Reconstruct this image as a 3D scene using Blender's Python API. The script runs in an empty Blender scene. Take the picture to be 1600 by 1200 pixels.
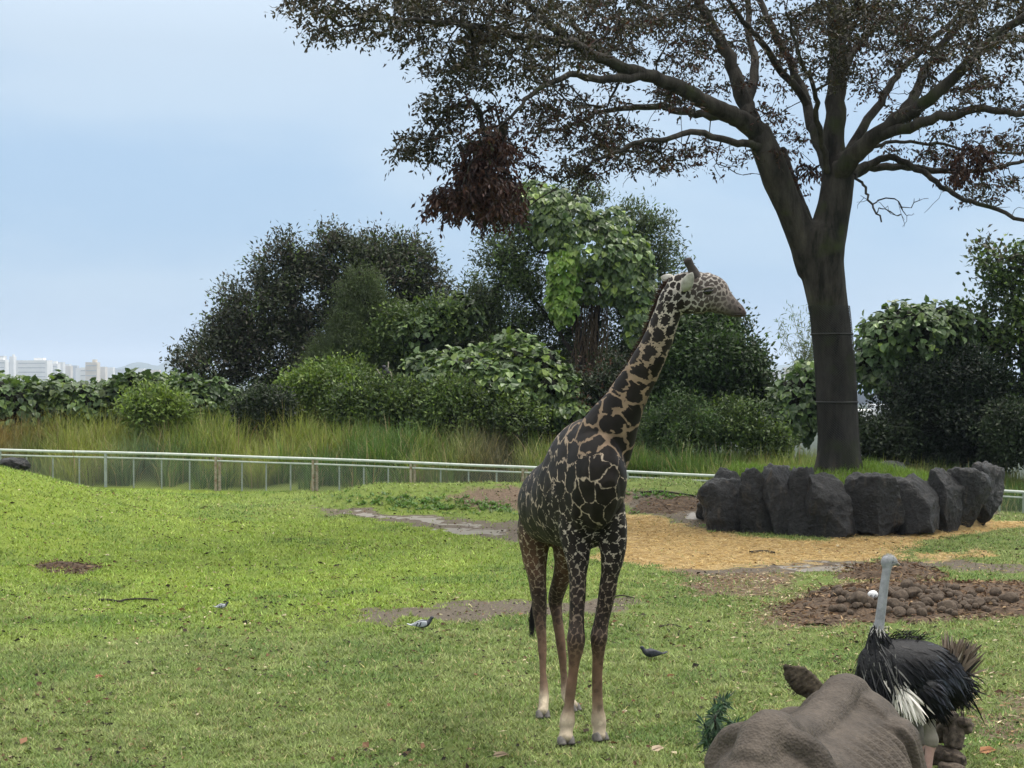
import bpy, bmesh, math, random
import numpy as np
from mathutils import Vector, noise as mnoise, kdtree

# ------------------------------------------------------------------ camera, sky, sun, exposure
SC = bpy.context.scene
COL = SC.collection
FPX = 2405.0                     # focal length in photograph pixels (1600 wide)
CZ = 3.8                         # camera height
PITCH = math.atan(30 / FPX)

cam_d = bpy.data.cameras.new('camera')
cam = bpy.data.objects.new('camera', cam_d)
COL.objects.link(cam)
cam.location = (0, 0, CZ)
cam.rotation_euler = (math.pi / 2 - PITCH, 0, 0)
cam_d.sensor_width = 36
cam_d.lens = FPX / 1600 * 36
cam_d.clip_start = 0.1
cam_d.clip_end = 60000
SC.camera = cam

SUN_EL, SUN_AZ = math.radians(60), math.radians(65)     # azimuth clockwise from +Y
world = bpy.data.worlds.new('World')
SC.world = world
world.use_nodes = True
wn, wl = world.node_tree.nodes, world.node_tree.links
wn.clear()
w_out = wn.new('ShaderNodeOutputWorld')
w_bg = wn.new('ShaderNodeBackground'); w_bg.inputs['Strength'].default_value = 0.1
sky = wn.new('ShaderNodeTexSky'); sky.sky_type = 'NISHITA'; sky.sun_disc = False
sky.sun_elevation = SUN_EL; sky.sun_rotation = SUN_AZ
sky.air_density = 1.3; sky.dust_density = 0.6; sky.ozone_density = 2.0
tc = wn.new('ShaderNodeTexCoord')
sep = wn.new('ShaderNodeSeparateXYZ'); wl.new(tc.outputs['Generated'], sep.inputs[0])
mp = wn.new('ShaderNodeMapping'); mp.inputs['Scale'].default_value = (1.0, 1.0, 3.2)
wl.new(tc.outputs['Generated'], mp.inputs['Vector'])
cn = wn.new('ShaderNodeTexNoise'); cn.inputs['Scale'].default_value = 3.4
cn.inputs['Detail'].default_value = 5; cn.inputs['Roughness'].default_value = 0.42
wl.new(mp.outputs[0], cn.inputs['Vector'])
cr = wn.new('ShaderNodeMapRange'); cr.interpolation_type = 'SMOOTHSTEP'
cr.inputs['From Min'].default_value = 0.42; cr.inputs['From Max'].default_value = 0.62
wl.new(cn.outputs['Fac'], cr.inputs['Value'])
# the cloud deck thins towards the horizon and is brightest overhead (overcast)
er = wn.new('ShaderNodeMapRange'); er.inputs['From Min'].default_value = 0.0; er.inputs['From Max'].default_value = 0.26
er.inputs['To Min'].default_value = 0.0; er.inputs['To Max'].default_value = 1.0
wl.new(sep.outputs['Z'], er.inputs['Value'])
m1 = wn.new('ShaderNodeMath'); m1.operation = 'MULTIPLY_ADD'; m1.inputs[1].default_value = 0.42; m1.inputs[2].default_value = 0.58
wl.new(cr.outputs[0], m1.inputs[0])
m2 = wn.new('ShaderNodeMath'); m2.operation = 'MULTIPLY_ADD'; m2.use_clamp = True
m2.inputs[1].default_value = 0.7; wl.new(er.outputs[0], m2.inputs[0])
m3 = wn.new('ShaderNodeMath'); m3.operation = 'MULTIPLY'; m3.inputs[1].default_value = 0.42
wl.new(cr.outputs[0], m3.inputs[0]); wl.new(m3.outputs[0], m2.inputs[2])
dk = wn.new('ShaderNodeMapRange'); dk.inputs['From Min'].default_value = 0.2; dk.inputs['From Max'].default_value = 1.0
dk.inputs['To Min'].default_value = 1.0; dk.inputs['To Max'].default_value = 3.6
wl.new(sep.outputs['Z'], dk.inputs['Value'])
cc = wn.new('ShaderNodeMix'); cc.data_type = 'RGBA'
cc.inputs['A'].default_value = (1.55, 2.52, 3.85, 1); cc.inputs['B'].default_value = (2.95, 3.62, 4.38, 1)
wl.new(m2.outputs[0], cc.inputs['Factor'])
cs = wn.new('ShaderNodeVectorMath'); cs.operation = 'SCALE'
# higher up the deck closes: neutral white cloud
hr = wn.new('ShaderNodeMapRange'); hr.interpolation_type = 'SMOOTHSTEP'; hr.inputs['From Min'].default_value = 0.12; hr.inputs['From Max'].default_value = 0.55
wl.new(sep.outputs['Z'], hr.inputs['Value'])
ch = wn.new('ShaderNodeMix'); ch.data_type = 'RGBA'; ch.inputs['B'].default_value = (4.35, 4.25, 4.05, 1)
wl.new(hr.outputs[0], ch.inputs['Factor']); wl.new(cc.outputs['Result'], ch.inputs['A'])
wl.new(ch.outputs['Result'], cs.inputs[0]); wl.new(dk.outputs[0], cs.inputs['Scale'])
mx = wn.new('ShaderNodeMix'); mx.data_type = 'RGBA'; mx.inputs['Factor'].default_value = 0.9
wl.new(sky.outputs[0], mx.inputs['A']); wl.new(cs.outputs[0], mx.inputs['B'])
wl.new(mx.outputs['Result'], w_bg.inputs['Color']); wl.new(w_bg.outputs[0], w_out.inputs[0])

sun_d = bpy.data.lights.new('sun', 'SUN'); sun_d.energy = 1.5; sun_d.angle = math.radians(14); sun_d.color = (1.0, 0.95, 0.88)
sun = bpy.data.objects.new('sun', sun_d); COL.objects.link(sun)
sdir = Vector((math.sin(SUN_AZ) * math.cos(SUN_EL), math.cos(SUN_AZ) * math.cos(SUN_EL), math.sin(SUN_EL)))
sun.rotation_euler = sdir.to_track_quat('Z', 'Y').to_euler()
sun.location = sdir * 60

SC.view_settings.view_transform = 'Standard'
SC.view_settings.look = 'None'
SC.view_settings.exposure = 1.02
SC.view_settings.gamma = 1.0
SC.view_settings.use_curve_mapping = False
SC.render.engine = 'CYCLES'
SC.cycles.use_denoising = True
SC.cycles.max_bounces = 6
SC.cycles.diffuse_bounces = 3
SC.cycles.transmission_bounces = 4
SC.cycles.transparent_max_bounces = 6
SC.cycles.volume_bounces = 0

random.seed(7)
RNG = np.random.default_rng(7)

# ------------------------------------------------------------------ helpers
def P(px, py, Y):
    """A point at depth Y that the photograph shows at pixel (px, py)."""
    a, b = (px - 800) / FPX, (600 - py) / FPX
    s, c = math.sin(PITCH), math.cos(PITCH)
    d = (a, b * s + c, b * c - s)
    k = Y / d[1]
    return np.array((d[0] * k, Y, CZ + d[2] * k))

def smooth(e0, e1, x):
    t = np.clip((x - e0) / (e1 - e0), 0, 1)
    return t * t * (3 - 2 * t)

def vnoise(x, y, seed=0):
    """cheap smooth value noise, numpy"""
    xi, yi = np.floor(x).astype(np.int64), np.floor(y).astype(np.int64)
    fx, fy = x - xi, y - yi
    fx, fy = fx * fx * (3 - 2 * fx), fy * fy * (3 - 2 * fy)
    def h(a, b):
        n = (a * 374761393 + b * 668265263 + seed * 974711) & 0x7fffffff
        n = ((n ^ (n >> 13)) * 1274126177) & 0x7fffffff
        return ((n ^ (n >> 16)) & 0xffff) / 65535.0
    return (h(xi, yi) * (1 - fx) + h(xi + 1, yi) * fx) * (1 - fy) + (h(xi, yi + 1) * (1 - fx) + h(xi + 1, yi + 1) * fx) * fy

def fbm(x, y, seed=0, oct=4):
    r, a, t = 0, 0.5, 0
    for i in range(oct):
        r = r + a * vnoise(x * 2 ** i, y * 2 ** i, seed + i); t += a; a *= 0.5
    return r / t

def unit(v):
    v = np.asarray(v, float)
    return v / np.maximum(np.linalg.norm(v, axis=-1, keepdims=True), 1e-9)

def fast_mesh(name, V, F, cols=None, smooth_shade=False, attrs=None):
    """V (n,3), F (m,k) all faces with k corners, cols (n,3) point colours."""
    V = np.asarray(V, np.float32); F = np.asarray(F, np.int32)
    me = bpy.data.meshes.new(name)
    m, k = F.shape
    me.vertices.add(len(V)); me.vertices.foreach_set('co', V.ravel())
    me.loops.add(m * k); me.loops.foreach_set('vertex_index', F.ravel())
    me.polygons.add(m); me.polygons.foreach_set('loop_start', np.arange(0, m * k, k, dtype=np.int32))
    me.update(calc_edges=True)
    me.polygons.foreach_set('use_smooth', np.full(m, smooth_shade))
    if cols is not None:
        a = me.color_attributes.new('Col', 'FLOAT_COLOR', 'POINT')
        c = np.ones((len(V), 4), np.float32); c[:, :3] = cols
        a.data.foreach_set('color', c.ravel())
    for nm, val in (attrs or {}).items():
        a = me.attributes.new(nm, 'FLOAT', 'POINT'); a.data.foreach_set('value', np.asarray(val, np.float32))
    return me

def link(name, me, mat, parent=None):
    o = bpy.data.objects.new(name, me); COL.objects.link(o)
    if me is not None and mat is not None and not me.materials: me.materials.append(mat)
    if parent is not None:
        o.parent = parent
        w, q = Vector((0, 0, 0)), parent
        while q is not None: w = w + q.location; q = q.parent
        o.location = -w                        # mesh data are in world coordinates
    return o

def tag(o, label=None, cat=None, group=None, kind=None):
    if label: o['label'] = label
    if cat: o['category'] = cat
    if group: o['group'] = group
    if kind: o['kind'] = kind
    return o

def empty(name, loc, label, cat, group=None):
    o = bpy.data.objects.new(name, None); COL.objects.link(o)
    o.location = Vector([float(c) for c in loc]); o.empty_display_size = 0.2
    return tag(o, label, cat, group)

def join(parts):
    """[(V,F)] with equal face sizes -> one (V,F)"""
    Vs, Fs, n = [], [], 0
    for V, F in parts:
        Vs.append(V); Fs.append(np.asarray(F) + n); n += len(V)
    return np.concatenate(Vs), np.concatenate(Fs)

def catmull(A, n=4):
    A = np.asarray(A, float)
    Q = np.vstack([2 * A[0] - A[1], A, 2 * A[-1] - A[-2]])
    out = []
    for i in range(1, len(Q) - 2):
        for t in np.linspace(0, 1, n, endpoint=False):
            p0, p1, p2, p3 = Q[i - 1], Q[i], Q[i + 1], Q[i + 2]
            out.append(0.5 * ((2 * p1) + (p2 - p0) * t + (2 * p0 - 5 * p1 + 4 * p2 - p3) * t * t + (3 * p1 - p0 - 3 * p2 + p3) * t ** 3))
    out.append(Q[-2])
    return np.array(out)

def loft(rows, ref, sides=20, sub=4, cap=0.6):
    """rows: (x,y,z,ra,rb): elliptical sections, ra along ref, rb across. Closed ends, quads only (caps as pinched rings)."""
    R = catmull(rows, sub) if sub > 1 else np.asarray(rows, float)
    pts, ra, rb = R[:, :3], np.maximum(R[:, 3], 0.003), np.maximum(R[:, 4], 0.003)
    T = unit(np.gradient(pts, axis=0))
    ref = np.asarray(ref, float)
    ring = np.linspace(0, 2 * math.pi, sides, endpoint=False)
    def mk(c, t, a, b):
        W = unit(ref - np.dot(ref, t) * t); Hh = np.cross(t, W)
        return c + np.outer(np.cos(ring) * a, W) + np.outer(np.sin(ring) * b, Hh)
    rings = []
    r0 = min(ra[0], rb[0]); r1 = min(ra[-1], rb[-1])
    for q in (1.0, 0.9, 0.6):
        k = math.sqrt(max(0, 1 - q * q)); rings.append(mk(pts[0] - T[0] * r0 * cap * q, T[0], max(ra[0] * k, 1e-3), max(rb[0] * k, 1e-3)))
    for i in range(len(pts)): rings.append(mk(pts[i], T[i], ra[i], rb[i]))
    for q in (0.6, 0.9, 1.0):
        k = math.sqrt(max(0, 1 - q * q)); rings.append(mk(pts[-1] + T[-1] * r1 * cap * q, T[-1], max(ra[-1] * k, 1e-3), max(rb[-1] * k, 1e-3)))
    n = len(rings)
    V = np.concatenate(rings)
    i, j = np.meshgrid(np.arange(n - 1), np.arange(sides), indexing='ij')
    j2 = (j + 1) % sides
    F = np.stack([i * sides + j, i * sides + j2, (i + 1) * sides + j2, (i + 1) * sides + j], -1).reshape(-1, 4)
    # close the two tiny end rings with quads
    e = []
    for base, flip in ((0, True), ((n - 1) * sides, False)):
        h = sides // 2
        for q in range(h - 1):
            f = [base + q, base + q + 1, base + sides - 2 - q, base + sides - 1 - q]
            e.append(f[::-1] if flip else f)
    return V, np.concatenate([F, np.array(e)])

def fuse(parts, voxel, iters=6, factor=0.5):
    """Union of closed shapes into ONE continuous surface (voxel remesh + smoothing)."""
    V, F = join(parts)
    me = fast_mesh('tmp', V, F)
    o = bpy.data.objects.new('tmp', me); COL.objects.link(o)
    r = o.modifiers.new('r', 'REMESH'); r.mode = 'VOXEL'; r.voxel_size = voxel; r.use_smooth_shade = True
    s = o.modifiers.new('s', 'SMOOTH'); s.iterations = iters; s.factor = factor
    dg = bpy.context.evaluated_depsgraph_get(); dg.update()
    out = bpy.data.meshes.new_from_object(o.evaluated_get(dg))
    bpy.data.objects.remove(o); bpy.data.meshes.remove(me)
    return out

def get_co(me):
    a = np.empty(len(me.vertices) * 3, np.float32); me.vertices.foreach_get('co', a); return a.reshape(-1, 3).astype(float)
def get_no(me):
    a = np.empty(len(me.vertices) * 3, np.float32); me.vertex_normals.foreach_get('vector', a); return a.reshape(-1, 3).astype(float)
def set_co(me, V):
    me.vertices.foreach_set('co', np.asarray(V, np.float32).ravel()); me.update()
def set_attr(me, nm, val):
    val = np.asarray(val, np.float32)
    if val.ndim == 2:
        a = me.color_attributes.new(nm, 'FLOAT_COLOR', 'POINT')
        c = np.ones((len(val), 4), np.float32); c[:, :3] = val; a.data.foreach_set('color', c.ravel())
    else:
        a = me.attributes.new(nm, 'FLOAT', 'POINT'); a.data.foreach_set('value', val)

def tubes(paths, sides=5):
    """paths: [(pts (n,3), radii (n))] -> one quad mesh, each tube open-ended but tapering"""
    Vs, Fs, off = [], [], 0
    ang = np.linspace(0, 2 * math.pi, sides, endpoint=False)
    for pts, rad in paths:
        pts = np.asarray(pts, float); n = len(pts)
        if n < 2: continue
        T = unit(np.gradient(pts, axis=0))
        W = np.cross(T[0], (0.3, 0.9, 0.2)); W = W / max(np.linalg.norm(W), 1e-6)
        Ws = np.empty_like(pts)
        for i in range(n):
            W = W - np.dot(W, T[i]) * T[i]; W = W / max(np.linalg.norm(W), 1e-6); Ws[i] = W
        Hs = np.cross(T, Ws)
        rad = np.asarray(rad, float)
        V = pts[:, None, :] + rad[:, None, None] * (np.cos(ang)[None, :, None] * Ws[:, None, :] + np.sin(ang)[None, :, None] * Hs[:, None, :])
        i, j = np.meshgrid(np.arange(n - 1), np.arange(sides), indexing='ij')
        F = np.stack([i * sides + j, i * sides + (j + 1) % sides, (i + 1) * sides + (j + 1) % sides, (i + 1) * sides + j], -1).reshape(-1, 4)
        Vs.append(V.reshape(-1, 3)); Fs.append(F + off); off += n * sides
    return np.concatenate(Vs), np.concatenate(Fs)

def leaves(Pt, D, N, L, W, shape='lance'):
    """leaf blades: base points Pt, pointing along D, facing N"""
    n = len(Pt); D = unit(D); N = unit(N - (N * D).sum(1, keepdims=True) * D); S = np.cross(D, N)
    L = np.broadcast_to(np.asarray(L, float), (n,))[:, None]; W = np.broadcast_to(np.asarray(W, float), (n,))[:, None]
    if shape == 'lance':
        V = np.stack([Pt, Pt + D * L * 0.45 + S * W * 0.5 + N * W * 0.08, Pt + D * L - N * L * 0.06, Pt + D * L * 0.45 - S * W * 0.5 + N * W * 0.08], 1)
        F = np.arange(n * 4).reshape(n, 4)
        return V.reshape(-1, 3), F
    f = N * W * 0.10
    V = np.stack([Pt, Pt + D * L * 0.22 + S * W * 0.5 + f, Pt + D * L * 0.68 + S * W * 0.36 + f, Pt + D * L - N * L * 0.12,
                  Pt + D * L * 0.68 - S * W * 0.36 + f, Pt + D * L * 0.22 - S * W * 0.5 + f], 1)
    b = np.arange(n)[:, None] * 6
    F = np.concatenate([b + np.array([[0, 1, 2, 3]]), b + np.array([[0, 3, 4, 5]])])
    return V.reshape(-1, 3), F

def blades(Pt, Hh, W, lean, az, segs=3, curl=1.0):
    """grass blades bent over: base points, height, width, lean fraction, azimuth"""
    n = len(Pt)
    d = np.stack([np.cos(az), np.sin(az), np.zeros(n)], 1); s = np.stack([-np.sin(az), np.cos(az), np.zeros(n)], 1)
    rows = []
    for i in range(segs + 1):
        t = i / segs
        c = Pt + d * (Hh * lean * t ** 1.8)[:, None] + np.array([0, 0, 1.0]) * (Hh * (t - 0.35 * curl * lean * t ** 2.5))[:, None]
        w = (W * (1 - t) ** 0.7 * 0.5 + 0.0004)[:, None]
        rows += [c - s * w, c + s * w]
    k = 2 * (segs + 1)
    V = np.stack(rows, 1).reshape(-1, 3)
    b = np.arange(n)[:, None] * k
    F = np.concatenate([b + np.array([[2 * i, 2 * i + 1, 2 * i + 3, 2 * i + 2]]) for i in range(segs)])
    return V, F

# ------------------------------------------------------------------ materials
def new_mat(name):
    m = bpy.data.materials.new(name); m.use_nodes = True
    nt = m.node_tree; nt.nodes.clear()
    out = nt.nodes.new('ShaderNodeOutputMaterial')
    return m, nt, nt.nodes, nt.links, out

def N_(nt, typ, **kw):
    n = nt.nodes.new(typ)
    for k, v in kw.items():
        if k.startswith('i_'):
            n.inputs[k[2:].replace('_', ' ')].default_value = v
        else: setattr(n, k, v)
    return n

def rgba(c): return (c[0], c[1], c[2], 1)

def mat_noise(name, c1, c2, scale=5, rough=0.8, detail=6, bump=0.0, bscale=None, c3=None, spec=0.3, stretch=(1, 1, 1), bdist=0.02):
    m, nt, n, l, out = new_mat(name)
    t = n.new('ShaderNodeTexCoord'); mp_ = n.new('ShaderNodeMapping'); mp_.inputs['Scale'].default_value = stretch
    l.new(t.outputs['Object'], mp_.inputs['Vector'])
    nz = N_(nt, 'ShaderNodeTexNoise', i_Scale=scale, i_Detail=detail, i_Roughness=0.62); l.new(mp_.outputs[0], nz.inputs['Vector'])
    r = n.new('ShaderNodeValToRGB'); e = r.color_ramp.elements
    e[0].position = 0.32; e[0].color = rgba(c1); e[1].position = 0.68; e[1].color = rgba(c2)
    if c3: x = e.new(0.82); x.color = rgba(c3)
    l.new(nz.outputs['Fac'], r.inputs['Fac'])
    b = N_(nt, 'ShaderNodeBsdfPrincipled', i_Roughness=rough); b.inputs['Specular IOR Level'].default_value = spec
    l.new(r.outputs[0], b.inputs['Base Color'])
    if bump:
        n2 = N_(nt, 'ShaderNodeTexNoise', i_Scale=bscale or scale * 4, i_Detail=6); l.new(mp_.outputs[0], n2.inputs['Vector'])
        bp = N_(nt, 'ShaderNodeBump', i_Strength=bump, i_Distance=bdist); l.new(n2.outputs['Fac'], bp.inputs['Height']); l.new(bp.outputs[0], b.inputs['Normal'])
    l.new(b.outputs[0], out.inputs[0])
    return m

def mat_leaf(name, trans=0.3, rough=0.5, spec=0.35, attr='Col', gain=1.0):
    """colour comes from each leaf's own Col attribute; thin blade that lets some light through"""
    m, nt, n, l, out = new_mat(name)
    a = N_(nt, 'ShaderNodeAttribute', attribute_name=attr)
    b = N_(nt, 'ShaderNodeBsdfPrincipled', i_Roughness=rough); b.inputs['Specular IOR Level'].default_value = spec
    l.new(a.outputs['Color'], b.inputs['Base Color'])
    tr = n.new('ShaderNodeBsdfTranslucent')
    hs = N_(nt, 'ShaderNodeHueSaturation', i_Saturation=1.15, i_Value=1.2); l.new(a.outputs['Color'], hs.inputs['Color']); l.new(hs.outputs[0], tr.inputs['Color'])
    mxs = N_(nt, 'ShaderNodeMixShader', i_Fac=trans); l.new(b.outputs[0], mxs.inputs[1]); l.new(tr.outputs[0], mxs.inputs[2])
    l.new(mxs.outputs[0], out.inputs[0])
    return m

M_LEAF = mat_leaf('foliage')
M_GLOSSLEAF = mat_leaf('kudzu_foliage', trans=0.22, rough=0.42, spec=0.45)
M_DRYLEAF = mat_leaf('dry_leaf', trans=0.15, rough=0.8, spec=0.1)
M_GRASS = mat_leaf('grass_blade', trans=0.3, rough=0.6, spec=0.2)
M_FEATH = mat_leaf('feather', trans=0.05, rough=0.48, spec=0.13)
M_TWIG = mat_noise('twig_bark', (0.022, 0.017, 0.013), (0.055, 0.045, 0.036), scale=6, rough=0.9)

def vary(base, n, dv=0.25, dh=0.06, rng=RNG):
    c = np.asarray(base, float)[None] * (1 + rng.normal(0, dv, (n, 1)).clip(-0.6, 0.9))
    return (c * (1 + rng.normal(0, dh, (n, 3)))).clip(0.002, 0.9)

def pick(cols, probs, n, dv=0.22, rng=RNG):
    idx = rng.choice(len(cols), n, p=np.array(probs) / sum(probs))
    return (np.asarray(cols)[idx] * (1 + rng.normal(0, dv, (n, 1)).clip(-0.6, 0.8))).clip(0.002, 0.9)

# ------------------------------------------------------------------ growing branches
def grow(seed_paths, targets, rng, step=0.35, r_tip=0.008, power=0.45, sag=0.0, wob=0.06, r_max=9.0):
    """seed_paths: [(pts, radii)]; every target gets a branch from the nearest point that already stands."""
    pos, par, rad0, drc = [], [], [], []
    out_seed = []
    for pts, rad in seed_paths:
        pts = np.asarray(pts, float); T = unit(np.gradient(pts, axis=0)); out_seed.append((pts, rad))
        for i in range(len(pts)):
            pos.append(pts[i]); par.append(-1); rad0.append(rad[i]); drc.append(T[i])
    cap = len(pos) + 12 * 40 + 40 * len(targets)
    A = np.empty((cap, 3)); A[:len(pos)] = pos
    nn = len(pos)
    seedA = A[:nn].copy()
    par = list(par); drc = list(drc)
    d0 = np.array([np.min(((seedA - t) ** 2).sum(1)) for t in targets])
    chains = []
    for ti in np.argsort(d0):
        t = targets[ti]
        d = ((A[:nn] - t) ** 2).sum(1)
        k = int(np.argmin(d)); dist = math.sqrt(d[k])
        m = max(2, int(dist / step) + 1)
        if nn + m >= cap: break
        p0 = A[k]; T0 = unit(drc[k]) * 0.5 + unit(t - p0) * 0.9
        c1 = p0 + unit(T0) * dist * 0.4; c2 = t - np.array((0, 0, 1)) * (-sag) * dist + rng.normal(0, wob, 3) * dist
        c2 = 0.5 * (c1 + c2) + 0.0 * p0
        ch = [k]
        prev = k
        for i in range(1, m + 1):
            s = i / m
            q = (1 - s) ** 2 * p0 + 2 * s * (1 - s) * c2 + s * s * t
            q = q + rng.normal(0, wob * 0.35, 3) * step * (i < m)
            A[nn] = q; par.append(prev); drc.append(q - A[prev]); rad0.append(0); prev = nn; ch.append(nn); nn += 1
        chains.append(ch)
    w = np.zeros(nn)
    for ch in chains: w[ch[-1]] += 1
    for i in range(nn - 1, -1, -1):
        if par[i] >= 0: w[par[i]] += w[i]
    res = []
    for ch in chains:
        r = np.minimum(r_tip * np.maximum(w[ch[1:]], 1) ** power, r_max)
        r = np.concatenate([[r[0] * 1.15], r])
        r[-1] *= 0.6
        res.append((A[ch].copy(), r))
    return out_seed, res
# ------------------------------------------------------------------ terrain
def fence_y(x): return 45.3 - 0.13 * x
PLX, PLY = 8.2, 37.7             # centre of the raised bed under the tree

def H(x, y):
    x = np.asarray(x, float); y = np.asarray(y, float)
    z = 1.75 * np.exp(-((x + 14) / 4.2) ** 2 - ((y - 35) / 6.5) ** 2)
    z = z + 0.62 * np.exp(-((y - 41.2) / 2.0) ** 2) * smooth(-6.6, -3.4, x) * smooth(7.2, 4.6, x)
    z = z + 0.35 * np.exp(-((x - 4.2) / 1.6) ** 2 - ((y - 39.2) / 2.0) ** 2)
    r = np.hypot((x - PLX) / 1.08, y - PLY)
    z = z + 1.02 * smooth(3.25, 2.55, r) + 0.2 * np.exp(-(r / 1.1) ** 2)
    z = z - 0.07 * np.maximum(0, x - 9) * smooth(35, 43, y)
    z = z + 0.75 * smooth(0, 5, y - fence_y(np.clip(x, -60, 60))) * smooth(8, -4, x)
    z = z - 44 * smooth(64, 260, y + 0.25 * np.abs(x))
    amp = np.where(y < 60, 1.0, 0.0)
    z = z + amp * (0.10 * (fbm(x * 0.35, y * 0.35, 3, 3) - 0.5) + 0.03 * (fbm(x * 1.7, y * 1.7, 9, 2) - 0.5)) * smooth(7, 12, y)
    return z

_YS = np.arange(8, 70, 0.05)
def ground_at(px, py):
    p0 = P(px, py, 1.0) - (0, 0, CZ)
    x, z = p0[0] * _YS, CZ + p0[2] * _YS
    h = H(x, _YS); k = np.argmax(z < h)
    if not z[k] < h[k]: return P(px, py, 45)
    return np.array((x[k], _YS[k], h[k]))

def poly_mask(x, y, poly, soft=0.3):
    """1 inside the polygon (ground coordinates), fading over +-soft metres"""
    poly = np.asarray(poly, float); n = len(poly)
    x = np.asarray(x, float); y = np.asarray(y, float)
    ok = (x > poly[:, 0].min() - 2) & (x < poly[:, 0].max() + 2) & (y > poly[:, 1].min() - 2) & (y < poly[:, 1].max() + 2)
    res = np.zeros(x.shape)
    X, Yy = x[ok], y[ok]
    ins = np.zeros(X.shape, bool); dist = np.full(X.shape, 1e9)
    for i in range(n):
        x1, y1 = poly[i]; x2, y2 = poly[(i + 1) % n]
        c = ((y1 > Yy) != (y2 > Yy)) & (X < (x2 - x1) * (Yy - y1) / (y2 - y1 + 1e-12) + x1)
        ins ^= c
        dx, dy = x2 - x1, y2 - y1
        t = np.clip(((X - x1) * dx + (Yy - y1) * dy) / (dx * dx + dy * dy + 1e-12), 0, 1)
        dist = np.minimum(dist, np.hypot(X - x1 - t * dx, Yy - y1 - t * dy))
    sd = np.where(ins, dist, -dist)
    res[ok] = smooth(-soft, soft, sd)
    return res

def gpoly(pts): return [tuple(ground_at(a, b)[:2]) for a, b in pts]

STRAW = [gpoly([(965, 800), (1010, 800), (1080, 822), (1160, 838), (1235, 846), (1330, 842), (1440, 830), (1620, 812), (1620, 822), (1500, 834), (1420, 848), (1400, 866), (1330, 876), (1270, 880), (1120, 884), (1000, 886), (940, 876)]),
         gpoly([(1430, 868), (1560, 862), (1540, 872), (1440, 878)])]
MUD = [gpoly([(475, 791), (560, 797), (660, 806), (760, 812), (880, 824), (1000, 838), (1000, 856), (880, 850), (760, 841), (680, 828), (600, 815), (530, 803)]),
       gpoly([(1000, 768), (1085, 776), (1110, 800), (1120, 830), (1040, 806), (985, 790)]),
       gpoly([(1090, 812), (1240, 838), (1400, 838), (1570, 806), (1570, 800), (1110, 800)]),
       gpoly([(560, 963), (640, 952), (760, 944), (900, 941), (1000, 938), (990, 950), (900, 962), (760, 967), (650, 970), (560, 972)]),
       gpoly([(1100, 886), (1300, 878), (1400, 874), (1620, 884), (1620, 895), (1400, 884), (1200, 894), (1110, 898)])]
DIRT = [gpoly([(1180, 945), (1260, 922), (1330, 912), (1620, 905), (1620, 968), (1400, 972), (1260, 985), (1170, 990)]),
        gpoly([(1500, 1100), (1620, 1085), (1620, 1180), (1560, 1180), (1520, 1150)]),
        gpoly([(1040, 880), (1240, 890), (1220, 930), (1080, 925)]),
        gpoly([(700, 765), (830, 762), (1000, 760), (1040, 775), (830, 800), (720, 785)])]
WET = [gpoly([(520, 799), (600, 806), (690, 812), (740, 818), (735, 824), (660, 816), (580, 808)]),
       gpoly([(680, 825), (760, 828), (800, 834), (740, 838), (690, 831)]),
       gpoly([(1060, 795), (1110, 800), (1112, 815), (1075, 808)]),
       gpoly([(1200, 884), (1320, 880), (1400, 886), (1300, 890)])]

def masks(x, y):
    n = 0.55 * (fbm(x * 1.3, y * 1.3, 21, 4) - 0.5)
    n2 = 0.55 * (fbm(x * 1.3, y * 1.3, 57, 4) - 0.5)
    xx, yy = x + n * 1.6 + 0.5 * (fbm(x * 5, y * 5, 23, 3) - .5), y + n2 * 3.0 + 0.9 * (fbm(x * 5, y * 5, 27, 3) - .5)
    st = np.maximum.reduce([poly_mask(xx, yy, p, 0.35) for p in STRAW])
    mu = np.maximum.reduce([poly_mask(xx, yy, p, 0.35) for p in MUD])
    di = np.maximum.reduce([poly_mask(xx, yy, p, 0.6) for p in DIRT])
    we = np.maximum.reduce([poly_mask(xx, yy, p, 0.25) for p in WET])
    # lush lawn on the mound and far left; worn lawn in the foreground and right
    lush = smooth(19, 26, y + 0.9 * x * 0 - 0.35 * np.maximum(x + 3, 0) * 2 + 3 * (fbm(x * 0.25, y * 0.25, 5, 3) - 0.5) * 4)
    lush = lush * smooth(5.5, -3.5, x + 2.0 * (fbm(x * .5, y * .5, 15, 2) - .5)) * (1 - 0.55 * smooth(36, 40, y) * smooth(-10, -6, x))
    return st, mu, di, we, lush

def axis(fine0, fine1, step, lo, hi, g=1.16):
    a = list(np.arange(fine0, fine1 + 1e-6, step)); s = step
    while a[-1] < hi: s *= g; a.append(a[-1] + s)
    b = []; s = step; v = fine0
    while v > lo: s *= g; v -= s; b.append(v)
    return np.array(b[::-1] + a)

gx = axis(-17, 17, 0.16, -14000, 14000); gy = axis(9, 47, 0.16, -60, 24000)
GX, GY = np.meshgrid(gx, gy, indexing='ij')
gv = np.stack([GX.ravel(), GY.ravel(), H(GX.ravel(), GY.ravel())], 1)
ny = len(gy)
ii, jj = np.meshgrid(np.arange(len(gx) - 1), np.arange(ny - 1), indexing='ij')
gf = np.stack([ii * ny + jj, (ii + 1) * ny + jj, (ii + 1) * ny + jj + 1, ii * ny + jj + 1], -1).reshape(-1, 4)
st, mu, di, we, lu = masks(gv[:, 0], gv[:, 1])
gm = fast_mesh('ground', gv, gf, smooth_shade=True, attrs={'Straw': st, 'Mud': mu, 'Dirt': di, 'Wet': we, 'Lush': lu * (gv[:, 1] < 48), 'Far': smooth(46, 50, gv[:, 1])})

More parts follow.
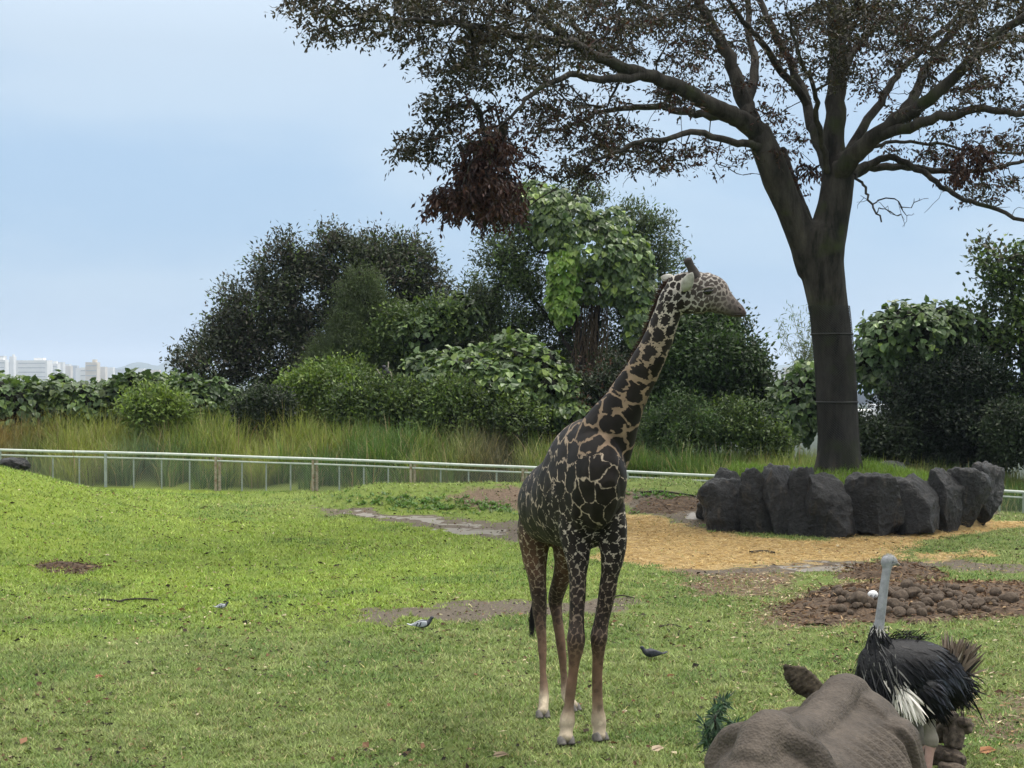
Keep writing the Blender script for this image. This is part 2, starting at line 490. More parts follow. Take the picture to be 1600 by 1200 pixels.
def ground_material():
    m, nt, n, l, out = new_mat('lawn_ground')
    t = n.new('ShaderNodeTexCoord')
    def noise(scale, detail=6, rough=0.6):
        z = N_(nt, 'ShaderNodeTexNoise', i_Scale=scale, i_Detail=detail, i_Roughness=rough); l.new(t.outputs['Object'], z.inputs['Vector']); return z.outputs['Fac']
    def mixc(f, a, b):
        x = n.new('ShaderNodeMix'); x.data_type = 'RGBA'
        if hasattr(f, 'is_linked'): l.new(f, x.inputs['Factor'])
        else: x.inputs['Factor'].default_value = f
        for s, v in (('A', a), ('B', b)):
            if isinstance(v, tuple): x.inputs[s].default_value = rgba(v)
            else: l.new(v, x.inputs[s])
        return x.outputs['Result']
    def rng(v, a, b):
        x = N_(nt, 'ShaderNodeMapRange', i_From_Min=a, i_From_Max=b); l.new(v, x.inputs['Value']); return x.outputs[0]
    def att(nm): return N_(nt, 'ShaderNodeAttribute', attribute_name=nm).outputs['Fac']
    def mul(a, b):
        x = N_(nt, 'ShaderNodeMath', operation='MULTIPLY', use_clamp=True); l.new(a, x.inputs[0])
        if hasattr(b, 'is_linked'): l.new(b, x.inputs[1])
        else: x.inputs[1].default_value = b
        return x.outputs[0]
    def edge(mask, nz, lo=0.25, hi=0.6):
        x = N_(nt, 'ShaderNodeMath', operation='MULTIPLY_ADD'); l.new(nz, x.inputs[0]); x.inputs[1].default_value = 0.9
        l.new(mask, x.inputs[2])
        y = N_(nt, 'ShaderNodeMath', operation='SUBTRACT'); l.new(x.outputs[0], y.inputs[0]); y.inputs[1].default_value = 0.45
        return rng(y.outputs[0], lo, hi)
    big, mid, fine, fin2 = noise(0.6, 4), noise(3.0, 6, 0.7), noise(14, 6, 0.7), noise(40, 5, 0.75)
    worn = mixc(rng(mid, 0.35, 0.65), (0.095, 0.135, 0.036), (0.165, 0.205, 0.06))
    lush = mixc(rng(mid, 0.3, 0.7), (0.14, 0.195, 0.03), (0.205, 0.26, 0.042))
    g = mixc(att('Lush'), worn, lush)
    g = mixc(rng(big, 0.4, 0.7), g, mixc(0.5, g, (0.10, 0.15, 0.035)))
    g = mixc(mul(rng(fine, 0.56, 0.72), 0.55), g, (0.075, 0.062, 0.034))         # thin soil showing between the blades
    g = mixc(mul(rng(fin2, 0.62, 0.7), 0.6), g, (0.22, 0.24, 0.10))
    soil = mixc(rng(fine, 0.35, 0.65), (0.10, 0.072, 0.05), (0.19, 0.14, 0.10))
    mudc = mixc(rng(fine, 0.35, 0.65), (0.075, 0.06, 0.045), (0.15, 0.122, 0.09))
    strawc = mixc(rng(fin2, 0.3, 0.7), (0.26, 0.17, 0.075), (0.56, 0.42, 0.20))
    strawc = mixc(mul(rng(mid, 0.5, 0.68), 0.75), strawc, (0.15, 0.105, 0.06))
    g = mixc(edge(att('Dirt'), fine, 0.35, 0.75), g, soil)
    mudm = edge(att('Mud'), fine)
    g = mixc(mudm, g, mudc)
    g = mixc(edge(att('Straw'), mid), g, strawc)
    wet = edge(att('Wet'), mid, 0.4, 0.55)
    g = mixc(wet, g, (0.20, 0.18, 0.155))
    g = mixc(att('Far'), g, mixc(rng(big, 0.35, 0.65), (0.022, 0.03, 0.015), (0.045, 0.055, 0.028)))
    b = N_(nt, 'ShaderNodeBsdfPrincipled'); b.inputs['Specular IOR Level'].default_value = 0.25
    l.new(g, b.inputs['Base Color'])
    r1 = N_(nt, 'ShaderNodeMapRange', i_To_Min=0.95, i_To_Max=0.6); l.new(mudm, r1.inputs['Value'])
    r2 = n.new('ShaderNodeMix'); l.new(wet, r2.inputs['Factor']); l.new(r1.outputs[0], r2.inputs['A']); r2.inputs['B'].default_value = 0.33
    l.new(r2.outputs['Result'], b.inputs['Roughness'])
    sp = N_(nt, 'ShaderNodeMapRange', i_To_Min=0.15, i_To_Max=0.5); l.new(wet, sp.inputs['Value']); l.new(sp.outputs[0], b.inputs['Specular IOR Level'])
    h = N_(nt, 'ShaderNodeMath', operation='ADD'); l.new(fine, h.inputs[0]); l.new(fin2, h.inputs[1])
    inv = N_(nt, 'ShaderNodeMapRange', i_To_Min=0.8, i_To_Max=0.0); l.new(wet, inv.inputs['Value'])
    bp = N_(nt, 'ShaderNodeBump', i_Distance=0.04); l.new(inv.outputs[0], bp.inputs['Strength']); l.new(h.outputs[0], bp.inputs['Height']); l.new(bp.outputs[0], b.inputs['Normal'])
    l.new(b.outputs[0], out.inputs[0])
    return m
M_GROUND = ground_material()
tag(link('ground', gm, M_GROUND), 'grassy paddock ground with mounds, mud and straw', kind='structure')

# ------------------------------------------------------------------ far sea, hills and city
def sea():
    m, nt, n, l, out = new_mat('sea_water')
    b = N_(nt, 'ShaderNodeBsdfPrincipled', i_Roughness=0.25); b.inputs['Base Color'].default_value = (0.05, 0.10, 0.14, 1)
    t = n.new('ShaderNodeTexCoord'); z = N_(nt, 'ShaderNodeTexNoise', i_Scale=0.05, i_Detail=3); l.new(t.outputs['Object'], z.inputs['Vector'])
    bp = N_(nt, 'ShaderNodeBump', i_Strength=0.3, i_Distance=1.0); l.new(z.outputs['Fac'], bp.inputs['Height']); l.new(bp.outputs[0], b.inputs['Normal'])
    l.new(b.outputs[0], out.inputs[0])
    V = np.array([(-13900, 4700, -43), (13900, 4700, -43), (13900, 23900, -43), (-13900, 23900, -43)], float)
    tag(link('sea', fast_mesh('sea', V, [[0, 1, 2, 3]]), m), kind='structure')
sea()
M_HILL = mat_noise('far_hillside', (0.04, 0.06, 0.03), (0.07, 0.09, 0.05), scale=0.004, rough=1.0)
def hill(px0, px1, top, Y, base=-45, seed=0):
    n = 50; x0, x1 = P(px0, 570, Y)[0], P(px1, 570, Y)[0]
    u = np.linspace(0, 1, n); v = np.linspace(-1, 1, 9)
    U, Vv = np.meshgrid(u, v, indexing='ij')
    prof = np.sin(np.pi * U) ** 0.8 * (0.55 + 0.45 * fbm(U * 5 + seed, Vv * 0.6, seed, 4) * 1.5)
    zt = P(px0, top, Y)[2]
    Z = base + (zt - base) * prof * (1 - Vv ** 2)
    V = np.stack([x0 + (x1 - x0) * U, Y + Vv * (x1 - x0) * 0.3, Z], -1).reshape(-1, 3)
    i, j = np.meshgrid(np.arange(n - 1), np.arange(8), indexing='ij')
    F = np.stack([i * 9 + j, (i + 1) * 9 + j, (i + 1) * 9 + j + 1, i * 9 + j + 1], -1).reshape(-1, 4)
    tag(link('far_hill', fast_mesh('far_hill', V, F, smooth_shade=True), M_HILL), kind='structure')
hill(236, 330, 553, 9000, seed=2)
hill(150, 300, 567, 8200, seed=5)
hill(1150, 1420, 563, 9500, seed=8)

M_WHITEB = mat_noise('pale_render_wall', (0.62, 0.62, 0.60), (0.74, 0.73, 0.71), scale=0.05, rough=0.8)
M_GREYB = mat_noise('grey_render_wall', (0.40, 0.42, 0.44), (0.52, 0.53, 0.54), scale=0.05, rough=0.8)
M_BEIGEB = mat_noise('beige_render_wall', (0.52, 0.46, 0.38), (0.62, 0.56, 0.48), scale=0.05, rough=0.8)
M_WIN = mat_noise('window_band', (0.36, 0.38, 0.40), (0.44, 0.46, 0.47), scale=0.05, rough=0.2)
BOXF = np.array([[0, 1, 3, 2], [4, 6, 7, 5], [0, 4, 5, 1], [2, 3, 7, 6], [0, 2, 6, 4], [1, 5, 7, 3]])
def box(c, s):
    c = np.asarray(c, float); s = np.asarray(s, float) / 2
    return c + s * np.array([(x, y, z) for x in (-1, 1) for y in (-1, 1) for z in (-1, 1)]), BOXF
def building(px0, px1, top, Y, mat, label, group='far city buildings', roof=True, bands=True):
    x0, x1 = P(px0, 570, Y)[0], P(px1, 570, Y)[0]; zt = P(px0, top, Y)[2]; zb = -44.0
    w = x1 - x0; cx = (x0 + x1) / 2; dpt = max(18, min(w * 0.6, 60))
    e = empty('city_building', (cx, Y, zb), label, 'building', group)
    link('wall', fast_mesh('wall', *box((cx, Y, (zt + zb) / 2), (w, dpt, zt - zb))), mat, e)
    if roof: link('roof_house', fast_mesh('roof_house', *box((cx + w * 0.18, Y, zt + 2), (w * 0.3, dpt * 0.5, 4.2))), mat, e)
    if bands:
        z = zt - 5
        while z > zt - 40:
            link('window_band', fast_mesh('window_band', *box((cx, Y - dpt / 2, z), (w * 0.88, 0.6, 1.5))), M_WIN, e); z -= 7.5
building(30, 78, 563, 2600, M_WHITEB, 'widest white block in the far city beyond the kudzu')
building(76, 92, 568, 2750, M_WHITEB, 'low white wing adjoining the widest far city block')
building(136, 154, 566, 2300, M_BEIGEB, 'lone beige tower block in the far city beyond the kudzu')
building(17, 23.5, 557, 3000, M_WHITEB, 'slim white tower beside the widest far city block', bands=False)
building(-14, 11, 562, 2500, M_WHITEB, 'stepped white block at the far edge of the city')
building(128, 140, 574, 2350, M_WHITEB, 'low white annex of the lone beige tower block')
building(247, 284, 585, 2000, M_GREYB, 'long low pale shed in the far city near the water')
cl = [(-8, 8, 556), (24, 31, 569), (88, 100, 566), (98, 112, 572), (104, 110, 569), (112, 122, 571), (120, 130, 575), (158, 166, 573), (168, 178, 574), (180, 200, 577), (200, 226, 576), (226, 250, 578), (56, 70, 560), (8, 18, 566), (1195, 1220, 578), (1225, 1240, 574), (1338, 1362, 640), (1362, 1384, 632), (1368, 1392, 646)]
for k, (a, b, t) in enumerate(cl):
    building(a, b, t, 2900 + (k * 137) % 700 if t < 600 else 700, (M_WHITEB, M_GREYB, M_WHITEB, M_BEIGEB)[k % 4], 'small pale hazy building scattered in the far city', roof=False, bands=False)

# the air: one closed box round camera and scene, even density
def haze():
    m, nt, n, l, out = new_mat('haze_air')
    v = N_(nt, 'ShaderNodeVolumePrincipled', i_Density=1.35e-4, i_Anisotropy=0.2); v.inputs['Color'].default_value = (0.70, 0.83, 1.0, 1)
    for nm in ('Density Attribute', 'Color Attribute', 'Temperature Attribute'): v.inputs[nm].default_value = ''
    m.cycles.homogeneous_volume = True
    l.new(v.outputs[0], out.inputs['Volume'])
    V, F = box((0, 11900, 50), (28600, 25000, 196))
    o = link('haze', fast_mesh('haze', V, F), m); tag(o, kind='stuff')
haze()
# ------------------------------------------------------------------ fence
M_RAIL = mat_noise('painted_rail', (0.42, 0.46, 0.42), (0.56, 0.60, 0.55), scale=7, rough=0.45, c3=(0.30, 0.17, 0.09))
M_POST = mat_noise('green_grey_post', (0.26, 0.30, 0.27), (0.38, 0.42, 0.38), scale=6, rough=0.55)
M_RUST = mat_noise('rusty_post', (0.20, 0.12, 0.07), (0.42, 0.40, 0.31), scale=9, rough=0.75, c3=(0.12, 0.06, 0.03))
M_WIRE = mat_noise('wire', (0.17, 0.19, 0.17), (0.26, 0.28, 0.25), scale=20, rough=0.5)

def fence_pt(px, top):          # the ray of the top rail meets the fence's vertical plane
    Y = 45.0
    for _ in range(12): Y = fence_y(P(px, top, Y)[0])
    return P(px, top, Y)

def make_fence():
    ctl = [(-90, 701), (0, 703), (165, 707), (340, 712), (492, 717), (645, 723), (820, 730), (980, 737), (1150, 745), (1300, 753), (1450, 761), (1600, 769), (1750, 777), (1900, 786)]
    T = np.array([fence_pt(a, b) for a, b in ctl])
    e = empty('fence', (T[5][0], T[5][1], T[5][2] - 1.3), 'pale green tube fence with wire mesh along the back of the paddock', 'fence')
    drop = 1.32
    for dz, r, nm in ((0, 0.043, 'top_rail'), (-0.155, 0.028, 'middle_rail'), (-drop + 0.06, 0.026, 'bottom_rail')):
        for i in range(len(T) - 1):
            a, b = T[i] + (0, 0, dz), T[i + 1] + (0, 0, dz)
            V, F = tubes([(np.array([a, (a + b) / 2 + (0, 0, 0.006 * (-1) ** i), b]), [r, r, r])], 8)
            link(nm, fast_mesh(nm, V, F, smooth_shade=True), M_RAIL if i % 3 or nm != 'bottom_rail' else M_RUST, e)
    for i in range(len(T)):
        p = T[i]; rusty = i in (3, 4, 5, 6)
        for k, off in enumerate((-0.055, 0.055)) if rusty else ((0, 0.0),):
            q = p + (off, 0.02 * k, 0)
            V, F = tubes([(np.array([q + (0, 0, -drop - 0.12), q + (0, 0, -0.6), q + (0, 0, -0.02)]), [0.048, 0.046, 0.046])], 8)
            link('post', fast_mesh('post', V, F, smooth_shade=True), M_RUST if rusty else M_POST, e)
    for i in range(len(T) - 1):
        a, b = T[i], T[i + 1]; L = np.linalg.norm((b - a)[:2]); u = (b - a) / L
        nst = 4 if i else 3
        for k in range(1, nst):
            q = a + u * L * k / nst + (0, 0.03, 0)
            V, F = tubes([(np.array([q + (0, 0, -drop + 0.02), q + (0, 0, -0.7), q + (0, 0, -0.16)]), [0.026] * 3)], 6)
            link('stile', fast_mesh('stile', V, F, smooth_shade=True), M_POST, e)
        # chain link: two families of diagonal wires
        w, hgt = [], drop - 0.2
        c = 0.075
        for s in (-1, 1):
            t = -hgt
            while t < L:
                t0, t1 = max(t, 0), min(t + hgt, L)
                if t1 - t0 > 0.03:
                    z0, z1 = (t0 - t), (t1 - t)
                    if s < 0: z0, z1 = hgt - z0, hgt - z1
                    base = np.array((0, 0.012 * s, -drop + 0.05))
                    w.append((np.array([a + u * t0 + base + (0, 0, z0), a + u * t1 + base + (0, 0, z1)]), [0.0032, 0.0032]))
                t += c
        V, F = tubes(w, 3)
        link('wire_mesh', fast_mesh('wire_mesh', V, F), M_WIRE, e)
make_fence()

# ------------------------------------------------------------------ boulders round the raised bed
def rock_material():
    m, nt, n, l, out = new_mat('dark_wet_rock')
    t = n.new('ShaderNodeTexCoord')
    oi = n.new('ShaderNodeObjectInfo')
    va = N_(nt, 'ShaderNodeVectorMath', operation='ADD'); l.new(t.outputs['Object'], va.inputs[0]); l.new(oi.outputs['Location'], va.inputs[1])
    z1 = N_(nt, 'ShaderNodeTexNoise', i_Scale=2.4, i_Detail=9, i_Roughness=0.7); l.new(va.outputs[0], z1.inputs['Vector'])
    z2 = N_(nt, 'ShaderNodeTexNoise', i_Scale=9, i_Detail=8, i_Roughness=0.7); l.new(va.outputs[0], z2.inputs['Vector'])
    mp_ = n.new('ShaderNodeMapping'); mp_.inputs['Scale'].default_value = (5, 5, 0.9); l.new(va.outputs[0], mp_.inputs['Vector'])
    z3 = N_(nt, 'ShaderNodeTexNoise', i_Scale=1.3, i_Detail=6); l.new(mp_.outputs[0], z3.inputs['Vector'])
    r = n.new('ShaderNodeValToRGB'); e = r.color_ramp.elements
    e[0].position = 0.34; e[0].color = (0.005, 0.005, 0.0055, 1); e[1].position = 0.62; e[1].color = (0.013, 0.0132, 0.014, 1)
    x = e.new(0.76); x.color = (0.062, 0.058, 0.052, 1)
    l.new(z1.outputs['Fac'], r.inputs['Fac'])
    st_ = N_(nt, 'ShaderNodeMapRange', i_From_Min=0.6, i_From_Max=0.72, i_To_Max=0.55); l.new(z3.outputs['Fac'], st_.inputs['Value'])
    mx_ = n.new('ShaderNodeMix'); mx_.data_type = 'RGBA'; l.new(st_.outputs[0], mx_.inputs['Factor']); l.new(r.outputs[0], mx_.inputs['A']); mx_.inputs['B'].default_value = (0.09, 0.068, 0.046, 1)
    b = N_(nt, 'ShaderNodeBsdfPrincipled'); l.new(mx_.outputs['Result'], b.inputs['Base Color'])
    rr = N_(nt, 'ShaderNodeMapRange', i_From_Min=0.3, i_From_Max=0.7, i_To_Min=0.2, i_To_Max=0.7); l.new(z2.outputs['Fac'], rr.inputs['Value']); l.new(rr.outputs[0], b.inputs['Roughness'])
    ad = N_(nt, 'ShaderNodeMath', operation='ADD'); l.new(z1.outputs['Fac'], ad.inputs[0]); l.new(z2.outputs['Fac'], ad.inputs[1])
    bp = N_(nt, 'ShaderNodeBump', i_Strength=1.0, i_Distance=0.14); l.new(ad.outputs[0], bp.inputs['Height']); l.new(bp.outputs[0], b.inputs['Normal'])
    l.new(b.outputs[0], out.inputs[0]); return m
M_ROCK = rock_material()

def rock_mesh(name, dims, seed, cuts=14, square=4.0, sub=5, rough=0.075):
    rg = np.random.default_rng(seed)
    bm = bmesh.new(); bmesh.ops.create_icosphere(bm, subdivisions=sub, radius=1.0)
    V = np.array([v.co[:] for v in bm.verts])
    V = V / (np.abs(V) ** square).sum(1, keepdims=True) ** (1 / square)
    for _ in range(cuts):
        nrm = unit(rg.normal(0, 1, 3) * (1, 1, 0.7)); d = rg.uniform(0.6, 0.92)
        ex = np.maximum(V @ nrm - d, 0); V = V - ex[:, None] * nrm * 0.985
    nz = np.array([[mnoise.noise(Vector(v * 1.3 + seed * 3.1)), mnoise.noise(Vector(v * 3.1 + seed)), mnoise.noise(Vector(v * 7.5 + seed))] for v in V])
    rad = 1 + nz @ np.array((1.5, 1.2, 0.8)) * rough
    V = V * rad[:, None] * (np.asarray(dims) / 2)
    for v, c in zip(bm.verts, V): v.co = c
    me = bpy.data.meshes.new(name); bm.to_mesh(me); bm.free()
    me.polygons.foreach_set('use_smooth', np.full(len(me.polygons), sub > 3)); me.update()
    return me

BOULD = [  # px0, px1, top, bottom, depth Y, seed, tilt, label
    (1101, 1180, 738, 812, 36.2, 11, 0.10, 'slanting grey boulder leaning behind the pale-faced boulder of the tree bed'),
    (1106, 1182, 760, 830, 34.9, 12, 0.0, 'pale-faced wedge boulder ending the ring of rocks by the muddy path'),
    (1160, 1216, 742, 832, 34.5, 13, -0.06, 'rough dark boulder with pale brown streaks in the tree bed ring'),
    (1200, 1260, 741, 830, 34.4, 14, 0.08, 'round-topped dark boulder beside the largest block of the tree bed'),
    (1226, 1282, 747, 838, 34.15, 15, 0.12, 'narrow leaning boulder against the largest block of the tree bed'),
    (1262, 1340, 749, 836, 34.0, 16, 0.0, 'largest black blocky boulder below the tree trunk'),
    (1330, 1415, 752, 826, 34.1, 17, 0.0, 'flat-topped black boulder with a wet pale top in the tree bed ring'),
    (1398, 1470, 744, 824, 34.35, 18, -0.08, 'rounded brown-streaked boulder next to the flat-topped one'),
    (1448, 1508, 745, 814, 34.8, 19, 0.05, 'small pale-stained boulder among the tree bed ring of rocks'),
    (1476, 1542, 742, 812, 35.2, 20, 0.1, 'grey layered boulder near the end of the tree bed ring'),
    (1508, 1566, 737, 810, 35.7, 21, 0.16, 'tall dark end boulder of the tree bed ring by the fence'),
]
for (a, b, t, bo, Y, sd, tilt, lab) in BOULD:
    c0, c1 = P(a, t, Y), P(b, bo, Y)
    w, h = (c1[0] - c0[0]) * 1.3, (c0[2] - c1[2]) * 1.25 + 0.3
    cx, cz = (c0[0] + c1[0]) / 2, (c0[2] + c1[2]) / 2 - 0.15
    me = rock_mesh('boulder', (w, max(0.9, w * 0.95), h), sd)
    o = link('boulder', me, M_ROCK); o.location = (cx, Y + 0.35, cz); o.rotation_euler = (random.uniform(-.05, .05), tilt, random.uniform(-.3, .3))
    tag(o, lab, 'boulder', 'boulders ringing the tree bed')
for (px, py, Y, s, lab) in [(1224, 737, 38.5, 0.5, 'low grey stone in the grass beside the tree trunk'), (1395, 737, 39.6, 0.85, 'pale grey stone behind the ring of rocks in the tree bed'), (25, 748, 38.0, 0.75, 'grey stone lying on the crest of the lawn mound by the fence')]:
    p = P(px, py, Y); z = float(H(p[0], p[1]))
    o = link('stone', rock_mesh('stone', (s, s * 0.8, s * 0.55), int(px)), M_ROCK); o.location = (p[0], Y, max(z + s * .1, p[2] - s * .1)); tag(o, lab, 'stone')

# ------------------------------------------------------------------ the big shade tree
def bark_material():
    m, nt, n, l, out = new_mat('tree_bark')
    t = n.new('ShaderNodeTexCoord')
    mp_ = n.new('ShaderNodeMapping'); mp_.inputs['Scale'].default_value = (1, 1, 0.25); l.new(t.outputs['Object'], mp_.inputs['Vector'])
    z1 = N_(nt, 'ShaderNodeTexNoise', i_Scale=3, i_Detail=8, i_Roughness=0.7); l.new(mp_.outputs[0], z1.inputs['Vector'])
    z2 = N_(nt, 'ShaderNodeTexNoise', i_Scale=16, i_Detail=6, i_Roughness=0.7); l.new(mp_.outputs[0], z2.inputs['Vector'])
    z3 = N_(nt, 'ShaderNodeTexNoise', i_Scale=1.3, i_Detail=5); l.new(t.outputs['Object'], z3.inputs['Vector'])
    r = n.new('ShaderNodeValToRGB'); e = r.color_ramp.elements
    e[0].position = 0.36; e[0].color = (0.010, 0.009, 0.0075, 1); e[1].position = 0.7; e[1].color = (0.070, 0.062, 0.052, 1)
    l.new(z1.outputs['Fac'], r.inputs['Fac'])
    ms = N_(nt, 'ShaderNodeMapRange', i_From_Min=0.56, i_From_Max=0.7, i_To_Max=0.7); l.new(z3.outputs['Fac'], ms.inputs['Value'])
    mx_ = n.new('ShaderNodeMix'); mx_.data_type = 'RGBA'; l.new(ms.outputs[0], mx_.inputs['Factor']); l.new(r.outputs[0], mx_.inputs['A']); mx_.inputs['B'].default_value = (0.035, 0.045, 0.014, 1)
    b = N_(nt, 'ShaderNodeBsdfPrincipled', i_Roughness=0.9); b.inputs['Specular IOR Level'].default_value = 0.2
    l.new(mx_.outputs['Result'], b.inputs['Base Color'])
    bp = N_(nt, 'ShaderNodeBump', i_Strength=0.8, i_Distance=0.05); l.new(z2.outputs['Fac'], bp.inputs['Height']); l.new(bp.outputs[0], b.inputs['Normal'])
    l.new(b.outputs[0], out.inputs[0]); return m
M_BARK = bark_material()
M_NET = mat_noise('trunk_netting', (0.022, 0.022, 0.0215), (0.04, 0.04, 0.038), scale=6, rough=0.8)

TY = 37.7
def limb(pts, r0, r1, n=5):
    """pts: (px, py, depth offset)"""
    A = catmull(np.array([P(a, b, TY + d) for a, b, d in pts]), n)
    k = len(A); return A, r0 + (r1 - r0) * np.linspace(0, 1, k) ** 0.8

